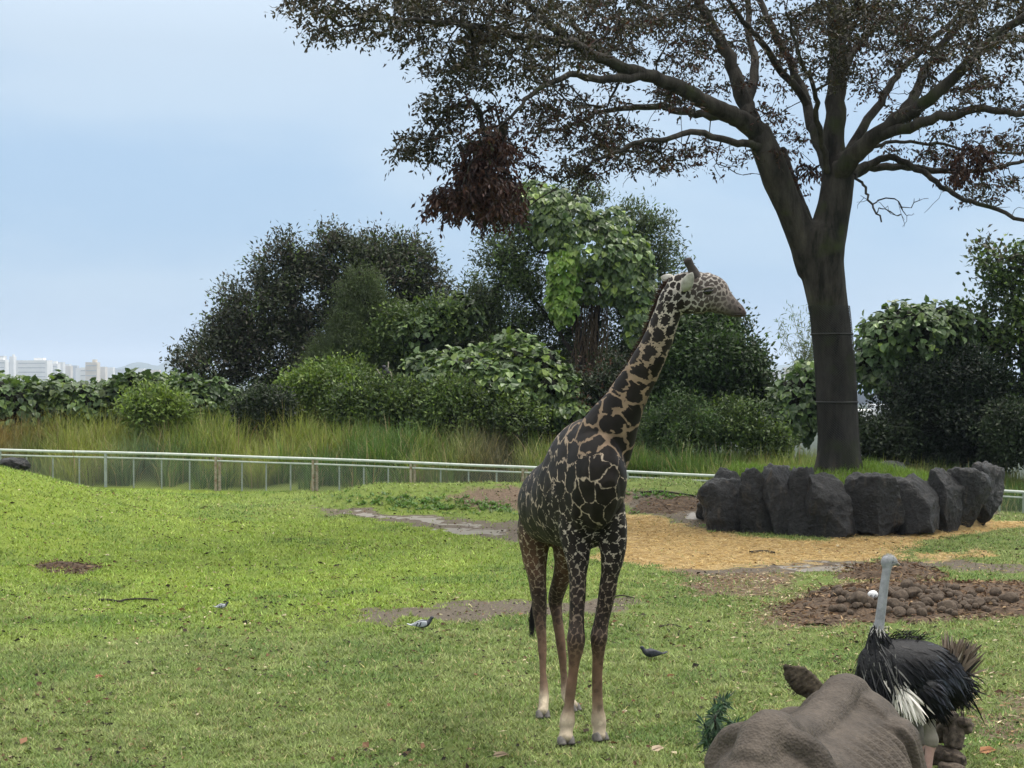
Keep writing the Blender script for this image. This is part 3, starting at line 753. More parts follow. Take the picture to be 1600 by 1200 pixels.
def shade_tree():
    rg = np.random.default_rng(42)
    base = P(1311, 740, TY)
    e = empty('shade_tree', (base[0], base[1], base[2]), 'huge spreading shade tree with netted trunk and reddish brown leaves', 'tree')
    k = TY / FPX
    # trunk: flared foot, lean to the left, fork at the top
    rows = [(1312, 752, 44), (1311, 738, 37), (1311, 715, 32.5), (1310, 680, 30), (1308, 640, 30), (1306, 590, 30), (1302, 540, 30), (1297, 490, 30), (1290, 450, 32), (1284, 415, 35), (1283, 390, 37), (1286, 365, 35)]
    tr = np.array([[*P(a, b, TY), r * k, r * k] for a, b, r in rows])
    V1 = loft(tr, (1, 0, 0), 28, 5)
    stem = np.array([[*P(a, b, TY + d), r * k, r * k] for a, b, d, r in [(1288, 395, 0, 33), (1298, 350, 0, 29), (1306, 310, 0, 27), (1310, 275, 0.1, 26), (1308, 250, 0.2, 24)]])
    V2 = loft(stem, (1, 0, 0), 20, 5)
    lft = np.array([[*P(a, b, TY + d), r * k, r * k] for a, b, d, r in [(1275, 420, 0, 30), (1256, 375, -0.1, 24), (1235, 330, -0.2, 22), (1214, 280, -0.3, 22), (1200, 240, -0.3, 22), (1185, 205, -0.2, 19)]])
    V3 = loft(lft, (1, 0, 0), 20, 5)
    slim = np.array([[*P(a, b, TY + d), r * k, r * k] for a, b, d, r in [(1275, 385, 0.3, 15), (1262, 350, 0.5, 12), (1248, 310, 0.8, 10), (1232, 270, 1.0, 9), (1222, 235, 1.3, 8)]])
    V4 = loft(slim, (1, 0, 0), 14, 5)
    me = fuse([V1, V2, V3, V4], 0.055, 3)
    co, no = get_co(me), get_no(me)
    d = np.array([mnoise.noise(Vector((c[0] * 1.6, c[1] * 1.6, c[2] * 0.5))) * 0.05 + mnoise.noise(Vector((c[0] * 5, c[1] * 5, c[2] * 1.6))) * 0.02 for c in co])
    foot = np.exp(-((co[:, 2] - base[2]) / 0.5) ** 2)
    ang = np.arctan2(co[:, 1] - base[1], co[:, 0] - base[0])
    set_co(me, co + no * (d + foot * 0.07 * np.sin(ang * 6 + 1))[:, None])
    trunk = link('trunk', me, M_BARK, e)
    # netting round the lower trunk (diagonal strands) and its two tie bands
    net = []
    lo, hi = P(1311, 728, TY)[2], P(1294, 478, TY)[2]
    tz, tx, trr = tr[:, 2], tr[:, 0], tr[:, 3]
    def ring(z, a, off=0.03):
        c = np.interp(z, tz, tx); r = np.interp(z, tz, trr) + off
        return np.stack([c + r * np.cos(a), TY + r * np.sin(a), z], -1)
    zz = np.linspace(lo, hi, 60)
    for s in (-1, 1):
        for q in range(44):
            net.append((ring(zz, s * (zz - lo) * 2.3 + q * 2 * math.pi / 44, 0.024), np.full(60, 0.0045)))
    V, F = tubes(net, 3)
    link('netting', fast_mesh('netting', V, F), M_NET, trunk)
    for py in (522, 628):
        z = P(1300, py, TY)[2]; a = np.linspace(0, 2 * math.pi, 33)
        V, F = tubes([(ring(np.full(33, z), a, 0.03), np.full(33, 0.022))], 6)
        link('tie_band', fast_mesh('tie_band', V, F, smooth_shade=True), M_NET, trunk)
    # limbs traced from the photograph, each with its own depth
    limbs = [
        ([(1188, 210, -0.2), (1150, 182, -0.6), (1110, 165, -1.0), (1065, 138, -1.6), (1010, 118, -2.2), (960, 100, -2.8), (900, 70, -3.4), (850, 30, -3.8), (800, -20, -4)], 0.26, 0.07),
        ([(1190, 215, -0.2), (1165, 165, 0.2), (1150, 120, 0.5), (1130, 70, 0.8), (1100, 20, 1.0), (1075, -40, 1.2), (1040, -110, 1.6)], 0.24, 0.08),
        ([(1160, 190, -0.4), (1100, 178, 0.5), (1040, 168, 1.2), (985, 168, 2.0), (930, 178, 2.6), (880, 200, 3.0), (830, 208, 3.4)], 0.13, 0.03),
        ([(1200, 232, -0.2), (1150, 222, -1.2), (1090, 208, -2.0), (1040, 218, -2.8), (990, 225, -3.4), (930, 250, -4.0), (880, 285, -4.4)], 0.11, 0.02),
        ([(1010, 118, -2.2), (950, 125, -3.2), (890, 118, -4.2), (830, 150, -5.0), (790, 190, -5.4)], 0.12, 0.03),
        ([(900, 70, -3.4), (830, 60, -4.4), (760, 45, -5.4), (680, 35, -6.2), (600, 30, -6.8), (540, 42, -7.2)], 0.11, 0.02),
        ([(1165, 165, 0.2), (1180, 110, 1.2), (1170, 40, 2.4), (1165, -60, 3.5)], 0.15, 0.06),
        ([(1296, 262, 0.2), (1275, 215, 0.7), (1262, 165, 1.2), (1240, 110, 1.8), (1215, 60, 2.2), (1190, 0, 2.8), (1170, -70, 3)], 0.17, 0.07),
        ([(1262, 165, 1.2), (1205, 85, 0.4), (1175, 48, -0.2), (1140, 0, -0.8), (1110, -60, -1.4)], 0.11, 0.04),
        ([(1292, 268, -0.2), (1280, 200, -0.9), (1272, 140, -1.8), (1250, 90, -2.8), (1230, 20, -3.8)], 0.09, 0.03),
        ([(1305, 262, 0.1), (1303, 200, 0.2), (1306, 130, 0.3), (1308, 60, 0.2), (1305, -20, 0), (1310, -120, 0)], 0.30, 0.16),
        ([(1320, 250, 0), (1345, 205, 0.6), (1375, 160, 1.1), (1400, 120, 1.8), (1440, 75, 2.4), (1490, 30, 3.2), (1540, -20, 4)], 0.14, 0.05),
        ([(1312, 268, -0.2), (1345, 232, -0.8), (1390, 195, -1.3), (1440, 165, -1.8), (1500, 110, -2.4), (1560, 55, -3), (1640, 0, -3.6), (1740, -60, -4.2), (1820, -90, -4.6)], 0.26, 0.03),
        ([(1390, 195, -1.3), (1430, 150, -0.8), (1445, 110, -0.3), (1480, 60, 0), (1520, 20, 0.4), (1560, -40, 0.8)], 0.15, 0.06),
        ([(1370, 215, -1.0), (1430, 195, -2.0), (1490, 178, -2.6), (1540, 170, -3.2), (1600, 178, -3.8), (1680, 175, -4.2), (1760, 160, -4.6), (1830, 165, -5)], 0.15, 0.02),
        ([(1318, 278, 0), (1360, 262, 0.8), (1420, 262, 1.6), (1480, 268, 2.4), (1540, 265, 3.0), (1610, 250, 3.6), (1700, 230, 4), (1790, 225, 4.4)], 0.13, 0.02),
        ([(1330, 272, 0.2), (1365, 252, 0.6), (1400, 247, 0.6), (1440, 268, 0), (1480, 298, -0.6), (1530, 318, -1.2), (1600, 343, -2.0), (1660, 352, -2.4), (1740, 345, -2.8), (1800, 350, -3)], 0.11, 0.02),
        ([(1345, 240, -0.5), (1385, 222, 0.3), (1425, 222, 1.0), (1490, 228, 1.8), (1550, 240, 2.4), (1640, 236, 3.2)], 0.05, 0.03),
        ([(1322, 262, 0.0), (1345, 284, -0.4), (1358, 312, -0.9), (1378, 345, -1.3)], 0.045, 0.02),
        ([(1303, 130, 0.3), (1350, 60, 2.2), (1400, 0, 3.5), (1440, -60, 4.5)], 0.13, 0.05),
        ([(1308, 60, 0.2), (1360, -20, -2.0), (1420, -80, -3.5)], 0.12, 0.05),
        ([(960, 100, -2.8), (920, 60, -1.4), (870, 10, 0.4), (830, -40, 1.5)], 0.10, 0.04),
    ]
    seeds = [limb(p, a, b) for p, a, b in limbs]
    for A, R in seeds:
        for q in range(len(A)): A[q] += rg.normal(0, 0.025, 3)
    # leafy sprays fill these patches of the crown (px, py, rx, ry, depth, depth spread, number, tint 0 olive / 1 red-brown)
    pat = [(520, 20, 70, 42, -6.8, 1.0, 34, 0), (600, 35, 60, 30, -6.4, 1.2, 24, 0), (480, 5, 40, 20, -7.2, 0.8, 14, 0), (650, 10, 60, 30, -5.6, 1.5, 34, 0), (700, 60, 70, 50, -5.2, 1.6, 44, 0), (740, 20, 60, 40, -5, 2, 44, 0), (780, 90, 80, 55, -4.6, 2, 62, 0), (840, 40, 80, 50, -4, 2.5, 64, 0), (720, 110, 60, 30, -4.6, 1.5, 26, 0), (690, 170, 35, 32, -5.5, 1.0, 22, 0),
           (650, 230, 32, 24, -5.6, 0.8, 18, 0), (690, 235, 30, 30, -5.4, 0.8, 14, 0), (740, 195, 50, 40, -5.2, 1, 26, 0.4),
           (762, 225, 34, 30, -5.2, 0.9, 22, 1), (738, 270, 30, 26, -5.4, 0.8, 22, 1), (775, 280, 26, 34, -5.0, 0.9, 22, 1), (725, 300, 26, 18, -5.3, 0.6, 10, 1), (770, 315, 22, 14, -5.2, 0.5, 8, 1), (800, 230, 50, 60, -4.6, 1.2, 32, 0.7), (700, 300, 26, 16, -5.2, 0.5, 14, 1), (785, 300, 36, 22, -4.8, 0.8, 22, 0.9),
           (850, 170, 60, 40, -3, 2.5, 34, 0.3), (900, 210, 60, 40, -2, 3, 34, 0.2), (960, 195, 60, 45, -1, 3, 32, 0.3), (930, 250, 50, 30, -3.4, 1.2, 22, 0.1), (890, 270, 30, 20, -4.2, 0.6, 12, 0.2), (1000, 235, 60, 30, -2.4, 1.5, 24, 0.3), (1060, 235, 50, 30, -1.8, 1.2, 16, 0.5), (1120, 250, 50, 25, -1, 1.2, 10, 0.6),
           (900, 100, 80, 50, -2, 3, 56, 0.1), (960, 40, 90, 50, -1, 3.5, 64, 0.2), (1040, 60, 80, 55, 0, 3.5, 56, 0.2), (1010, 10, 100, 40, 0.5, 4, 60, 0.1), (1050, 140, 50, 40, 0.6, 2.5, 24, 0.4), (1110, 90, 60, 60, 1.5, 2.5, 32, 0.4), (1130, 10, 80, 40, 1, 4, 44, 0.1), (1200, 40, 60, 60, 1.5, 3, 34, 0.3), (1210, 130, 50, 50, 1, 2.5, 22, 0.6), (1235, 215, 30, 40, 0.6, 1.2, 12, 0.8), (1250, 265, 30, 25, 0.5, 1, 6, 0.9),
           (1270, 60, 60, 60, 0, 3.5, 40, 0.2), (1310, 25, 70, 45, 0, 4, 54, 0.0), (1310, 95, 36, 45, -1.5, 1.5, 24, 0), (1370, 50, 70, 50, 1, 4, 50, 0.2), (1400, 20, 80, 35, -1, 4, 52, 0.1), (1440, 90, 60, 40, 0, 3, 32, 0.2), (1480, 40, 80, 50, 0, 4, 58, 0.1), (1550, 20, 80, 40, 0, 4, 52, 0), (1560, 90, 60, 40, -2.5, 2, 28, 0.1), (1490, 140, 50, 35, -2, 2, 22, 0.2), (1560, 150, 60, 30, -3, 2, 22, 0.2), (1420, 170, 40, 30, -0.5, 2, 14, 0.3),
           (1360, 120, 40, 40, 1.5, 2, 14, 0.5), (1510, 245, 36, 30, 2, 1, 20, 1), (1560, 225, 50, 25, 2.4, 1.5, 18, 0.5), (1480, 225, 40, 25, 1.2, 1.5, 14, 0.3), (1580, 270, 40, 30, 2.5, 1, 14, 0.3), (1540, 300, 50, 20, -0.6, 1.2, 10, 0.3), (1420, 240, 40, 20, 1, 1.2, 8, 0.4), (1600, 200, 40, 30, -3, 2, 12, 0.2),
           (900, -60, 200, 70, -1, 5, 80, 0.1), (1120, -90, 200, 90, 0, 5, 90, 0.1), (1320, -100, 200, 90, 0, 5, 90, 0.1), (1520, -70, 160, 80, 0, 5, 70, 0.1), (700, -40, 130, 50, -4, 4, 50, 0.1), (1680, 60, 90, 80, -2, 3, 90, 0.1), (1780, 40, 80, 80, -3, 3, 70, 0.1), (1700, 170, 90, 40, -3, 2, 50, 0.2), (1790, 160, 60, 50, -4, 2, 40, 0.2), (1720, 240, 80, 30, 3.4, 1.5, 36, 0.4), (1730, 335, 70, 22, -2.6, 1, 24, 0.3)]
    tg, tint = [], []
    for (a, b, rx, ry, d, ds, cnt, tn) in pat:
        for _ in range(cnt if tn >= 0.9 else int(cnt * 0.68)):
            r_ = math.sqrt(rg.uniform(0, 1)); th = rg.uniform(0, 2 * math.pi)
            tg.append(P(a + rx * r_ * math.cos(th), b + ry * r_ * math.sin(th), TY + d + rg.normal(0, ds * 0.6)))
            tint.append(tn)
    tg, tint = np.array(tg), np.array(tint)
    sd, br = grow(seeds, tg, rg, step=0.3, r_tip=0.0075, power=0.5, wob=0.12, r_max=0.09)
    for A, R in sd:
        V, F = tubes([(A, R)], 12); link('limb', fast_mesh('limb', V, F, smooth_shade=True), M_BARK, e)
    # bare twigs hanging below the crown
    bare = []
    for (a, b, d, cnt, sp) in [(1130, 262, -1.6, 22, 50), (1405, 325, -1.0, 26, 45), (790, 330, -5, 8, 25), (1000, 262, -3, 14, 60), (1570, 320, 0, 14, 40), (1350, 210, 0, 12, 30), (1410, 140, 0, 16, 50)]:
        for _ in range(cnt):
            p = P(a + rg.normal(0, sp * 0.6), b + rg.normal(0, 14), TY + d + rg.normal(0, 0.7)); bare.append(p)
    _, br2 = grow(seeds, np.array(bare), rg, step=0.2, r_tip=0.006, power=0.42, wob=0.25, r_max=0.03)
    V, F = tubes(br + br2, 5)
    b_ = link('branch_twigs', fast_mesh('branch_twigs', V, F, smooth_shade=True), M_BARK, e); tag(b_, kind='stuff')
    # leaves: along several short drooping shoots round every spray point
    Pn, Dn, Cn, Ln = [], [], [], []
    olive = np.array([(0.020, 0.022, 0.010), (0.032, 0.032, 0.013), (0.025, 0.021, 0.011), (0.038, 0.028, 0.014)])
    red = np.array([(0.048, 0.019, 0.013), (0.036, 0.015, 0.012), (0.064, 0.030, 0.017), (0.028, 0.013, 0.010)])
    for c, tn in zip(tg, tint):
        dead = tn >= 0.9
        ns = 7 if dead else 6
        for s in range(ns):
            dr = unit(np.array((rg.normal(0, 1), rg.normal(0, 1), rg.normal(-0.9 if dead else -0.05, 0.35))))
            ln = rg.uniform(0.28, 0.62)
            m = 11 if dead else 9
            t = np.linspace(0.1, 1, m)
            q = c + dr * (t * ln)[:, None] + np.array((0, 0, -0.22)) * (t ** 2 * ln)[:, None] + rg.normal(0, 0.02, (m, 3))
            Pn.append(q)
            side = rg.normal(0, 1, (m, 3)) * 0.8 + dr * 0.6 + np.array((0, 0, -1.2 if dead else -0.35))
            Dn.append(side)
            isr = rg.uniform(0, 1, m) < tn
            cs_ = np.where(isr[:, None], red[rg.integers(0, 4, m)], olive[rg.integers(0, 4, m)]) * (1 + rg.normal(0, 0.25, (m, 1)).clip(-.5, .7))
            Cn.append(cs_); Ln.append(rg.uniform(0.085, 0.15, m) * (1.15 if dead else 1))
    Pn, Dn, Cn, Ln = map(np.concatenate, (Pn, Dn, Cn, Ln))
    V, F = leaves(Pn, Dn, RNG.normal(0, 1, Pn.shape) + (0, 0, 0.8), Ln, Ln * 0.42)
    o = link('crown', fast_mesh('crown', V, F, cols=np.repeat(Cn, 4, 0)), M_LEAF, e); tag(o, kind='stuff')
shade_tree()
# ------------------------------------------------------------------ bushes and trees beyond the fence
M_CORE = mat_noise('shrub_shade_core', (0.007, 0.008, 0.004), (0.014, 0.015, 0.008), scale=3, rough=1.0, bump=0.8, bscale=9, bdist=0.1)  # near-black colour stands in for the shade inside the shrubs
LEAF_SHARED = None
def leaf_piece():
    global LEAF_SHARED
    if LEAF_SHARED is None:
        V, F = leaves(np.zeros((1, 3)), np.array([[0, -0.25, -0.97]]), np.array([[0, -0.8, 0.6]]), 0.27, 0.25, 'round')
        LEAF_SHARED = [(V, F)]
    return LEAF_SHARED
def ell_list(ells, Y, dscale=0.8):
    out = []
    for q in ells:
        a, b, rx, ry = q[:4]; dy = q[4] if len(q) > 4 else 0
        c = P(a, b, Y + dy); k = (Y + dy) / FPX
        out.append((c, np.array((rx * k, max(rx, ry) * k * dscale, ry * k))))
    return out

def lumpy(E, rg, k=5, f=(0.28, 0.5)):
    out = list(E)
    for c, r in E:
        for _ in range(k):
            d = unit(rg.normal(0, 1, 3) + np.array((0, -0.3, 0.35))); q = rg.uniform(*f)
            out.append((c + d * r * rg.uniform(0.75, 0.98), np.full(3, float(np.min(r))) * q * rg.uniform(0.8, 1.25, 3)))
    return out

def shell_points(E, n, rg, *a, **k):
    A, B = shell_raw(E, int(n * 2.2), rg, *a, **k)
    if len(A) > n: i = rg.choice(len(A), n, False); A, B = A[i], B[i]
    return A, B

def shell_raw(E, n, rg, inner=0.75, zmin=None, bump=0.16, top_bias=0.0):
    """points spread over the outer shell of a set of ellipsoids (not deep inside another one)"""
    w = np.array([(r[0] * r[2] + r[0] * r[1] + r[1] * r[2]) for _, r in E]); w = w / w.sum()
    Pp, Nn = [], []
    for (c, r), m in zip(E, rg.multinomial(n, w)):
        d = unit(rg.normal(0, 1, (m, 3)))
        d[:, 1] = np.where(rg.uniform(0, 1, m) < 0.72, -np.abs(d[:, 1]), d[:, 1])        # favour the open, sunny side towards the paddock
        nz = np.array([mnoise.noise(Vector(v * 2.4 + c)) for v in d])
        rad = rg.uniform(inner, 1.0, m) * (1 + bump * 1.6 * nz)
        Pp.append(c + d * r * rad[:, None]); Nn.append(unit(d / r))
    Pp, Nn = np.concatenate(Pp), np.concatenate(Nn)
    keep = np.ones(len(Pp), bool)
    for c, r in E:
        keep &= (((Pp - c) / r) ** 2).sum(1) > 0.42
    if zmin is not None: keep &= Pp[:, 2] > zmin
    return Pp[keep], Nn[keep]

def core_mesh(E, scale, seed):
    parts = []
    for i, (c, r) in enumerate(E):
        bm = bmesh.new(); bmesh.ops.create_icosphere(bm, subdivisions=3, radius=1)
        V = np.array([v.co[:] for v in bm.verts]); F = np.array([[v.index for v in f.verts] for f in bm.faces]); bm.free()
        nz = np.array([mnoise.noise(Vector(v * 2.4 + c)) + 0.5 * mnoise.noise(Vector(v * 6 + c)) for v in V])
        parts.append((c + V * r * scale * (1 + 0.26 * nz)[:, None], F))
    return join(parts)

KUD = [(0.058, 0.098, 0.036), (0.080, 0.130, 0.042), (0.115, 0.175, 0.045), (0.17, 0.24, 0.05)]
def kudzu(ells, Y, n, label, seed, probs=(4, 4, 2, 0.6), size=0.25, core=0.82, pieces=60, name='kudzu_bush', parent=None, dscale=0.8, e=None):
    rg = np.random.default_rng(seed); E = lumpy(ell_list(ells, Y, dscale), rg, 4)
    bot = min(c[2] - r[2] for c, r in E); cx = float(np.mean([c[0] for c, _ in E]))
    gz = float(H(cx, Y))
    if e is None: e = empty(name, (cx, Y, gz), label, 'bush', 'kudzu thickets behind the fence')
    Pp, Nn = shell_points(E, n, rg, 0.86, zmin=gz - 0.2, bump=0.24)
    m = len(Pp)
    down = np.tile((0, 0, -1.0), (m, 1))
    D = unit(down * 0.75 + Nn * 0.55 + rg.normal(0, 0.45, (m, 3)))
    Nl = unit(Nn * 0.8 + np.array((0, -0.1, 0.9)) + rg.normal(0, 0.28, (m, 3)))
    sz = size * rg.uniform(0.65, 1.25, m)
    # colour drifts in patches: young yellow-green runners against older dark leaves
    pn = np.array([mnoise.noise(Vector(p * 0.9)) for p in Pp])
    cols = pick(KUD, probs, m, 0.2, rg) * (1 + 0.5 * np.clip(pn, -0.6, 0.8))[:, None]
    o_idx = np.argsort(Pp[:, 1] - 2.5 * Nn[:, 2])[:pieces]        # the nearest leaves become pieces of their own
    rest = np.ones(m, bool); rest[o_idx] = False
    V, F = leaves(Pp[rest], D[rest], Nl[rest], sz[rest], sz[rest] * 0.95, 'round')
    f = link('foliage', fast_mesh('foliage', V, F, cols=np.repeat(cols[rest].clip(0, 1), 6, 0)), M_GLOSSLEAF, e); tag(f, kind='stuff')
    shared = []
    for t in range(min(8, pieces)):
        i = o_idx[t]
        V, F = leaves(np.zeros((1, 3)), D[i:i + 1], Nl[i:i + 1], size * 1.1, size * 1.05, 'round')
        shared.append(fast_mesh('leaf', V, F, cols=np.repeat(cols[i:i + 1].clip(0, 1), 6, 0)))
    for t, i in enumerate(o_idx):
        o = link('leaf', shared[t % len(shared)], M_GLOSSLEAF, e); o.location = Vector(Pp[i]) - e.location
    if core:
        V, F = core_mesh(E, core * 0.92, seed); link('shade_core', fast_mesh('shade_core', V, F, smooth_shade=True), M_CORE, e)  # added solid filler blocks the view through; inner shade is in its colour
    return e

def bush(ells, Y, n, label, seed, cols, probs, size=0.1, aspect=0.5, core=0.75, name='bush', cat='bush', group='bushes behind the fence', gz=None, dscale=0.8, inner=0.6, trans_mat=None, droop=0.1, clump=0.35, per=22, spread=0.16):
    """leaf sprays: short shoots on the outer shell, each with a handful of leaves"""
    rg = np.random.default_rng(seed); E = lumpy(ell_list(ells, Y, dscale), rg, 5 if core else 2)
    cx = float(np.mean([c[0] for c, _ in E])); g0 = float(H(cx, Y))
    e = empty(name, (cx, Y, g0), label, cat, group)
    Pp, Nn = shell_points(E, n, rg, inner, zmin=g0 - 0.3)
    if core:                       # some shoots stick out of the outline
        sh = rg.uniform(0, 1, len(Pp)) < 0.2
        Pp = Pp + sh[:, None] * (Nn * 0.7 + np.array((0, 0, 0.5))) * rg.uniform(0.05, 0.5, (len(Pp), 1)) * min(1.0, float(np.mean([r.min() for _, r in E])) * 1.6)
    # drop sprays in patches so that gaps open
    pn = np.array([mnoise.noise(Vector(p * 1.3 + seed)) for p in Pp]); k = pn > -clump
    Pp, Nn, pn = Pp[k], Nn[k], pn[k]
    m = len(Pp)
    q = np.repeat(Pp, per, 0) + rg.normal(0, spread, (m * per, 3)) + np.repeat(Nn, per, 0) * rg.uniform(-0.1, spread * 1.6, (m * per, 1))
    D = unit(np.repeat(Nn, per, 0) * 0.6 + rg.normal(0, 0.7, (m * per, 3)) + np.array((0, 0, 0.25 - droop)))
    Nl = rg.normal(0, 0.7, (m * per, 3)) + np.array((0, -0.2, 1.0)) + np.repeat(Nn, per, 0) * 0.4
    L = size * rg.uniform(0.7, 1.3, m * per)
    c = np.repeat(pick(cols, probs, m, 0.25, rg) * (1 + 0.6 * pn)[:, None], per, 0) * (1 + rg.normal(0, 0.15, (m * per, 1)))
    V, F = leaves(q, D, Nl, L, L * aspect)
    f = link('crown', fast_mesh('crown', V, F, cols=np.repeat(c.clip(0.002, 1), 4, 0)), trans_mat or M_LEAF, e); tag(f, kind='stuff')
    if core:
        V, F = core_mesh(E, core * 0.85, seed); link('shade_core', fast_mesh('shade_core', V, F, smooth_shade=True), M_CORE, e)  # added opaque lumps behind the leaves, coloured dark as inner shade
    return e, E, Pp

def woody(e, roots, targets, rg, r0=0.16, r1=0.05, Y=None, name='trunk', step=0.4, r_tip=0.012):
    """trunk(s) from traced points plus branches out to the targets"""
    seeds = []
    for pts, a, b in roots:
        A = catmull(np.array([P(*q) for q in pts]), 5); seeds.append((A, a + (b - a) * np.linspace(0, 1, len(A))))
    sd, br = grow(seeds, targets, rg, step=step, r_tip=r_tip, power=0.45, wob=0.14, r_max=0.09)
    for A, R in sd:
        V, F = tubes([(A, R)], 10); link('trunk', fast_mesh('trunk', V, F, smooth_shade=True), M_TWIG, e)
    V, F = tubes(br, 5); tag(link('branch_twigs', fast_mesh('branch_twigs', V, F, smooth_shade=True), M_TWIG, e), kind='stuff')

# left: kudzu hedge in front of the far city
kudzu([(15, 634, 75, 46), (70, 630, 60, 38, 0.5)], 53.5, 1500, 'dark kudzu thicket at the open end of the hedge before the city', 101)
kudzu([(120, 634, 62, 38), (165, 628, 58, 36, 0.6)], 54, 1300, 'kudzu hedge hump below the lone beige tower', 102, probs=(4, 4, 3, 1.4))
kudzu([(215, 620, 62, 38), (258, 616, 55, 32, 0.8)], 54.5, 1300, 'tallest kudzu hedge hump beside the small light bush', 103)
kudzu([(305, 628, 50, 36), (350, 634, 45, 28, 0.4)], 54, 1000, 'low kudzu hump running up to the dark evergreen tree', 104)
BRT = [(0.12, 0.175, 0.035), (0.085, 0.135, 0.032), (0.16, 0.22, 0.042)]
MID = [(0.055, 0.088, 0.026), (0.080, 0.120, 0.030), (0.115, 0.165, 0.036)]
DRK = [(0.019, 0.031, 0.012), (0.027, 0.043, 0.016), (0.036, 0.050, 0.021)]
bush([(238, 640, 40, 24), (262, 645, 25, 18)], 51.5, 300, 'small light green bush rising out of the tall grass', 105, BRT, (3, 2, 2), size=0.16, aspect=0.35)
bush([(408, 636, 34, 26), (430, 640, 24, 20)], 52, 300, 'small very dark bush at the edge of the tall grass', 106, DRK, (3, 2, 1), size=0.13)

# dark evergreen tree on the left
def left_tree():
    ells = [(318, 570, 40, 34, -1), (352, 560, 42, 40), (400, 490, 52, 52), (370, 510, 36, 30, 1), (440, 430, 34, 44, 0.5), (452, 396, 16, 22, 0.5), (425, 560, 62, 52), (490, 470, 52, 62, 1), (535, 415, 52, 42, 1.5), (590, 402, 50, 30, 1.5), (640, 425, 42, 32, 1.5), (668, 452, 34, 30, 1.5), (600, 445, 60, 40, 1), (655, 480, 40, 30, 1.5), (500, 530, 50, 50, 1), (515, 375, 16, 14, 1), (470, 585, 50, 36, -0.5)]
    e, E, Pp = bush(ells, 60, 1700, 'broad dark evergreen tree with a ragged crown before the sky', 201, [(0.030, 0.040, 0.019), (0.042, 0.054, 0.024), (0.054, 0.050, 0.036), (0.085, 0.125, 0.034)], (4, 3, 2.2, 0.9), size=0.18, aspect=0.42, core=0, name='evergreen_tree', cat='tree', group='trees behind the fence', inner=0.35, clump=0.32, per=46, spread=0.25)
    rg = np.random.default_rng(5)
    woody(e, [([(480, 640, 60), (478, 600, 60), (470, 550, 60), (455, 480, 60.3), (445, 420, 60.5)], 0.22, 0.05), ([(500, 640, 60.5), (505, 590, 60.8), (530, 530, 61), (560, 470, 61.3), (600, 425, 61.5)], 0.2, 0.05), ([(480, 620, 60), (430, 580, 60), (390, 530, 60)], 0.12, 0.04)], Pp[rg.choice(len(Pp), 300, False)], rg)
left_tree()
# feathery conifer in front of it
def conifer():
    ells = [(568, 440, 16, 20), (566, 470, 30, 30), (545, 500, 30, 24), (590, 500, 34, 28), (562, 530, 56, 34), (600, 555, 48, 30), (530, 560, 50, 32), (565, 590, 80, 34), (618, 520, 24, 24)]
    bush(ells, 57, 1100, 'soft feathery olive conifer standing before the dark evergreen tree', 202, [(0.070, 0.098, 0.036), (0.085, 0.116, 0.042), (0.058, 0.082, 0.032)], (3, 2, 2), size=0.17, aspect=0.13, core=0.7, name='conifer_tree', cat='tree', group='trees behind the fence', per=55, spread=0.16, clump=0.5)
conifer()
bush([(480, 625, 46, 34), (530, 605, 56, 34), (460, 640, 40, 24)], 54.5, 900, 'bright leafy bush between the conifer and the tall grass', 203, BRT, (3, 3, 1.5), size=0.15)
bush([(560, 638, 50, 36), (620, 640, 56, 40), (650, 660, 46, 26)], 53, 950, 'green shrub mass above the tall grass below the black bird', 204, MID, (3, 3, 2), size=0.14)
bush([(640, 525, 52, 36), (600, 545, 30, 34), (690, 500, 40, 26)], 56.5, 700, 'grey green thicket stepping up beside the conifer', 205, MID, (3, 2, 1), size=0.15)
kudzu([(680, 500, 46, 26, 0.5), (720, 490, 36, 30, 0.8), (655, 520, 44, 24)], 56, 700, 'kudzu runner climbing towards the vine-covered tree', 206)
kudzu([(735, 585, 88, 38), (690, 575, 60, 30, 0.4), (795, 572, 58, 40, 0.2), (812, 548, 34, 26, 0.4), (765, 605, 90, 36, -0.4)], 53.5, 2400, 'large pale kudzu mound with drooping leaves left of the giraffe', 207, probs=(3, 5, 3, 0.8), pieces=90, size=0.28)
bush([(720, 640, 70, 34), (790, 650, 60, 30), (700, 660, 60, 20)], 52, 800, 'leafy shrubs at the foot of the pale kudzu mound', 208, MID, (3, 2, 2), size=0.14)
kudzu([(862, 605, 44, 40), (880, 640, 50, 30), (850, 570, 26, 34)], 53, 900, 'young kudzu clump behind the giraffe shoulder', 209, probs=(2, 4, 4, 2), size=0.26)
bush([(930, 640, 60, 40), (880, 668, 60, 24), (960, 620, 50, 50)], 53.5, 800, 'dark tangled shrub behind the giraffe neck', 210, DRK + [(0.07, 0.035, 0.02)], (3, 3, 1, 0.4), size=0.13)

